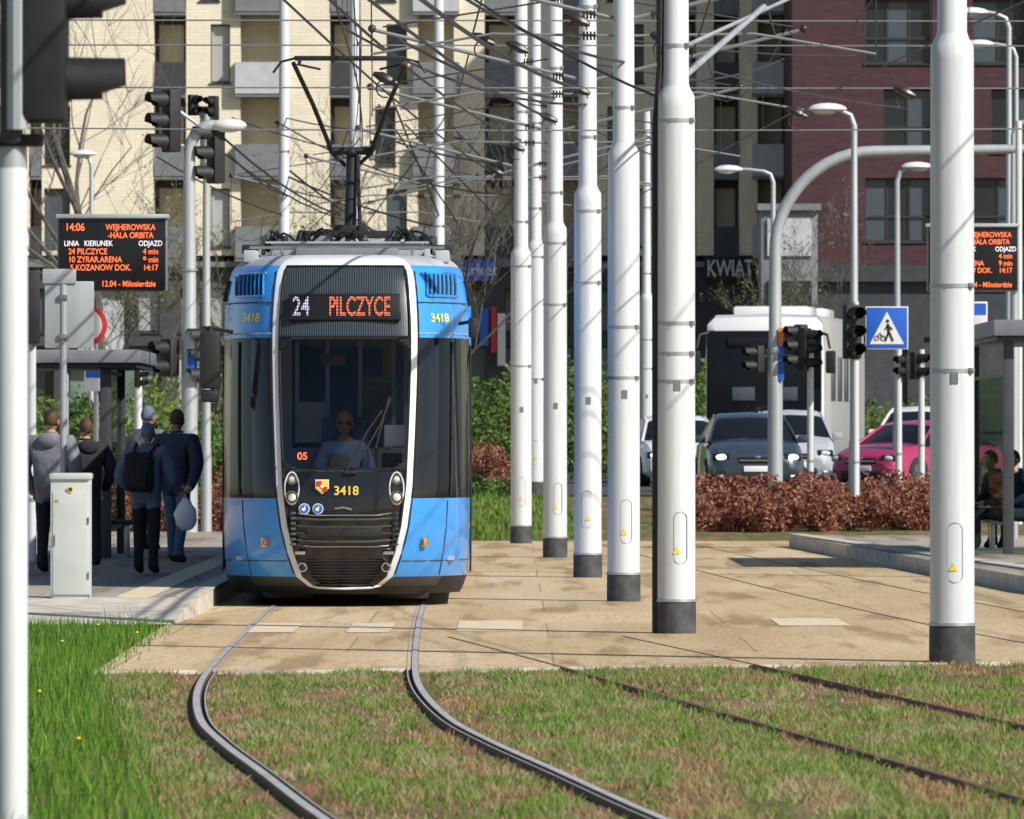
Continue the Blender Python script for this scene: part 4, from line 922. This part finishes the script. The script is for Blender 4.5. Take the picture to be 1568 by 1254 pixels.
    text('fleet_number','3418',.12,(-x,y,2.75),'yellow_mark',e,80,'CENTER',.002,rz=-.75)
    text('line_led','05',.10,(-.40,fv(1.42)+.03,1.42),'board_led',e,78,'CENTER',.002)
    dr=person('driver',-.02,1.62,.52,1.76,0,'shirt_blue','cloth_black','skin','sit',glasses=True,arms={'wrL':(-.2,-.42,.72),'pmL':(-.19,-.5,.72),'wrR':(.2,-.42,.72),'pmR':(.19,-.5,.72)}); dr.parent=e
tram()
# ---------------- cars & coach ----------------
def car(name,x,y,rz,paint,w=1.8,l=4.3,h=1.5,lights=True):
    mb=MB(); hw=w/2; k=l/4.3; kz=h/1.5
    st=[(0.0,.72,.34,.56),(.05,.84,.24,.68),(.2,.94,.2,.78),(.6,.99,.18,.90),(1.1,1,.18,.98),(2.2,1,.18,1.0),(3.4,1,.18,1.0),(3.95,.97,.2,.98),(4.22,.9,.26,.86),(4.3,.8,.32,.7)]
    rings=[]
    for (yy,a,zb,zt) in st:
        a*=hw; half=[(0,zb),(.85*a,zb),(a,zb+.1),(a,(zb+zt)/2),(a*.97,zt-.12),(a*.86,zt-.01),(a*.45,zt+.03),(0,zt+.04)]
        rings.append([(xx,yy*k,z*kz) for xx,z in half]+[(-xx,yy*k,z*kz) for xx,z in reversed(half[1:-1])])
    mb.loft(rings,paint,True); mb.poly(rings[0],paint); mb.poly(rings[-1][::-1],paint)
    cs=[(1.0,.84,.82,.93,.96),(1.72,.84,.66,.96,1.40),(2.15,.84,.64,.98,1.5),(3.2,.84,.63,.98,1.47),(3.75,.82,.64,.97,1.25),(4.05,.8,.74,.95,1.0)]
    rings=[]
    for yy,wb,wt,z0,z1 in cs:
        half=[(wb*w/1.8,z0),(wt*w/1.8,z1-.06),(wt*.86*w/1.8,z1-.01),(0,z1+.015)]
        rings.append([(xx,yy*k,z*kz) for xx,z in half]+[(-xx,yy*k,z*kz) for xx,z in reversed(half[:-1])])
    mb.loft(rings,lambda i,j:'car_glass' if (i==0 or i==4) or j in(0,5) else paint)
    for s in(-1,1):
        mb.tube([(s*.83*w/1.8,1.0*k,.94*kz),(s*.655*w/1.8,1.72*k,1.36*kz),(s*.64*w/1.8,2.2*k,1.455*kz)],.03,paint,6)
        mb.box(s*(hw+.06),1.45*k,1.0*kz,.2,.1,.14,paint,.04); mb.tube([(s*.62,.03*k,.30*kz),(s*.7,.05*k,.30*kz)],.03,'lamp_lens',8)
        for yy in (.85,3.4):
            mb.cyl((s*(hw-.2),yy*k,.32),(s*(hw+.01),yy*k,.32),.32,.32,'rubber',24); mb.cyl((s*(hw+.0),yy*k,.32),(s*(hw+.02),yy*k,.32),.2,.19,'steel',16)
        mb.box(s*hw*.72,.14*k,.66*kz,.36,.16,.15,'black_gloss',.05,rz=s*.35); mb.ell((s*hw*.72,.06*k,.66*kz),(.12,.04,.055),'headlight_on' if lights else 'lamp_lens',12,8)
    mb.box(0,.02*k,.60*kz,.75,.06,.13,'black_gloss',.03); mb.box(0,-.005,.60*kz,.7,.02,.02,'chrome'); mb.box(0,.03*k,.32*kz,1.0,.08,.14,'black_matte',.04)
    mb.box(0,-.02,.44*kz,.52,.02,.11,'white_mark',.01); mb.box(0,-.0,.66*kz,.1,.04,.06,'chrome',.02)
    mb.tube([(-.5,1.0,.98*kz),(.0,1.15,1.03*kz)],.01,'black_matte',5)
    return mb.obj(name,(x,y,H(y)+.02),rz,angle=32)
car('car',sx(1160,160),160,.05,'car_dark',1.84,4.4,1.5)
car('car',sx(1318,172),172,-.65,'car_pink',1.75,4.1,1.38,False)
car('car',sx(1052,178),178,.1,'car_white',1.8,4.3,1.5)
car('car',sx(1388,188),188,-.2,'car_white',1.85,4.5,1.72,False)
car('car',sx(1215,176),176,.0,'tram_gray',1.8,4.3,1.6,False)
def coach(px,y,rz):
    mb=MB(); w=1.32; h=3.45
    st=[(0,.93,.45,3.3),(.05,.97,.35,3.5),(.2,1,.3,3.68),(.6,1,.3,3.75),(11.6,1,.3,3.75),(12,.96,.4,3.6)]
    rings=[]
    for yy,a,zb,zt in st:
        a*=w; rings.append([(0,yy,zb),(a*.95,yy,zb),(a,yy,zb+.1),(a,yy,1.25),(a,yy,2.85),(a*.97,yy,zt-.15),(a*.85,yy,zt),(0,yy,zt+.03),(-a*.85,yy,zt),(-a*.97,yy,zt-.15),(-a,yy,2.85),(-a,yy,1.25),(-a,yy,zb+.1),(-a*.95,yy,zb)])
    mb.loft(rings,'car_white',True); mb.poly(rings[0],'car_white'); mb.poly(rings[-1][::-1],'car_white')
    mb.box(0,-.01,2.25,2.56,.1,2.3,'car_glass',.05); mb.box(0,-.06,3.15,1.6,.08,.2,'board_screen',.03)
    for q in (-.45,.5): mb.box(q,-.07,2.0,.5,.01,.3,'win_mid',.004)
    mb.box(0,-.07,1.35,2.2,.01,.12,'gray_panel',.004)
    for s in(-1,1):
        mb.box(s*.9,-.02,.75,.34,.08,.2,'lamp_lens',.04); mb.tube([(s*1.1,.1,3.4),(s*1.42,-.2,3.3),(s*1.48,-.25,3.0)],.035,'black_matte',6); mb.box(s*1.5,-.25,2.7,.22,.12,.5,'black_matte',.04)
        for yy in(2.4,8.8): mb.cyl((s*.95,yy,.5),(s*1.33,yy,.5),.5,.5,'rubber',24); mb.cyl((s*1.33,yy,.5),(s*1.35,yy,.5),.28,.26,'steel',16)
        for q in (2.6,4.4,6.2,8.0): mb.box(s*1.325,q,2.35,.01,1.2,1.0,'win_mid',.003)
    mb.box(0,2.8,3.86,1.7,2.2,.22,'car_white',.08); mb.box(0,8,3.88,1.6,2.5,.24,'car_white',.08); mb.box(0,-.02,.45,.5,.05,.12,'white_mark')
    mb.tube([(.1,-.08,1.2),(.5,-.08,1.9)],.015,'black_matte',5); mb.tube([(-.8,-.08,1.2),(-.3,-.08,1.8)],.015,'black_matte',5)
    mb.obj('coach',(sx(px,y),y,H(y)+.02),rz)
coach(1170,188,-.12)
# ---------------- camera, light, world ----------------
cd=bpy.data.cameras.new('Camera'); cam=bpy.data.objects.new('Camera',cd); scn.collection.objects.link(cam); scn.camera=cam
cd.sensor_width=36; cd.lens=36*F/1568; cd.clip_start=.5; cd.clip_end=6000
cam.location=(0,0,CH); cam.rotation_euler=(math.pi/2+math.atan((HY-627)/F),0,0)
cd.dof.use_dof=True; cd.dof.focus_distance=76; cd.dof.aperture_fstop=13
S=Vector((.61,-.49,.62)).normalized()
sl=bpy.data.lights.new('Sun','SUN'); sl.energy=5.0; sl.angle=math.radians(.5); sl.color=(1,.955,.88)
so=bpy.data.objects.new('Sun',sl); scn.collection.objects.link(so); so.rotation_euler=S.to_track_quat('Z','Y').to_euler(); so.location=(20,-20,40)
wd=bpy.data.worlds.new('World'); scn.world=wd; wd.use_nodes=True; t=wd.node_tree; bg=t.nodes['Background']
sk=t.nodes.new('ShaderNodeTexSky'); sk.sky_type='NISHITA'; sk.sun_disc=False; sk.sun_elevation=math.asin(S.z); sk.sun_rotation=math.atan2(S.x,S.y)
t.links.new(sk.outputs[0],bg.inputs[0]); bg.inputs[1].default_value=.085
scn.view_settings.view_transform='Standard'; scn.view_settings.look='None'; scn.view_settings.exposure=0
print('faces',sum(len(o.data.polygons) for o in bpy.data.objects if o.type=='MESH'))
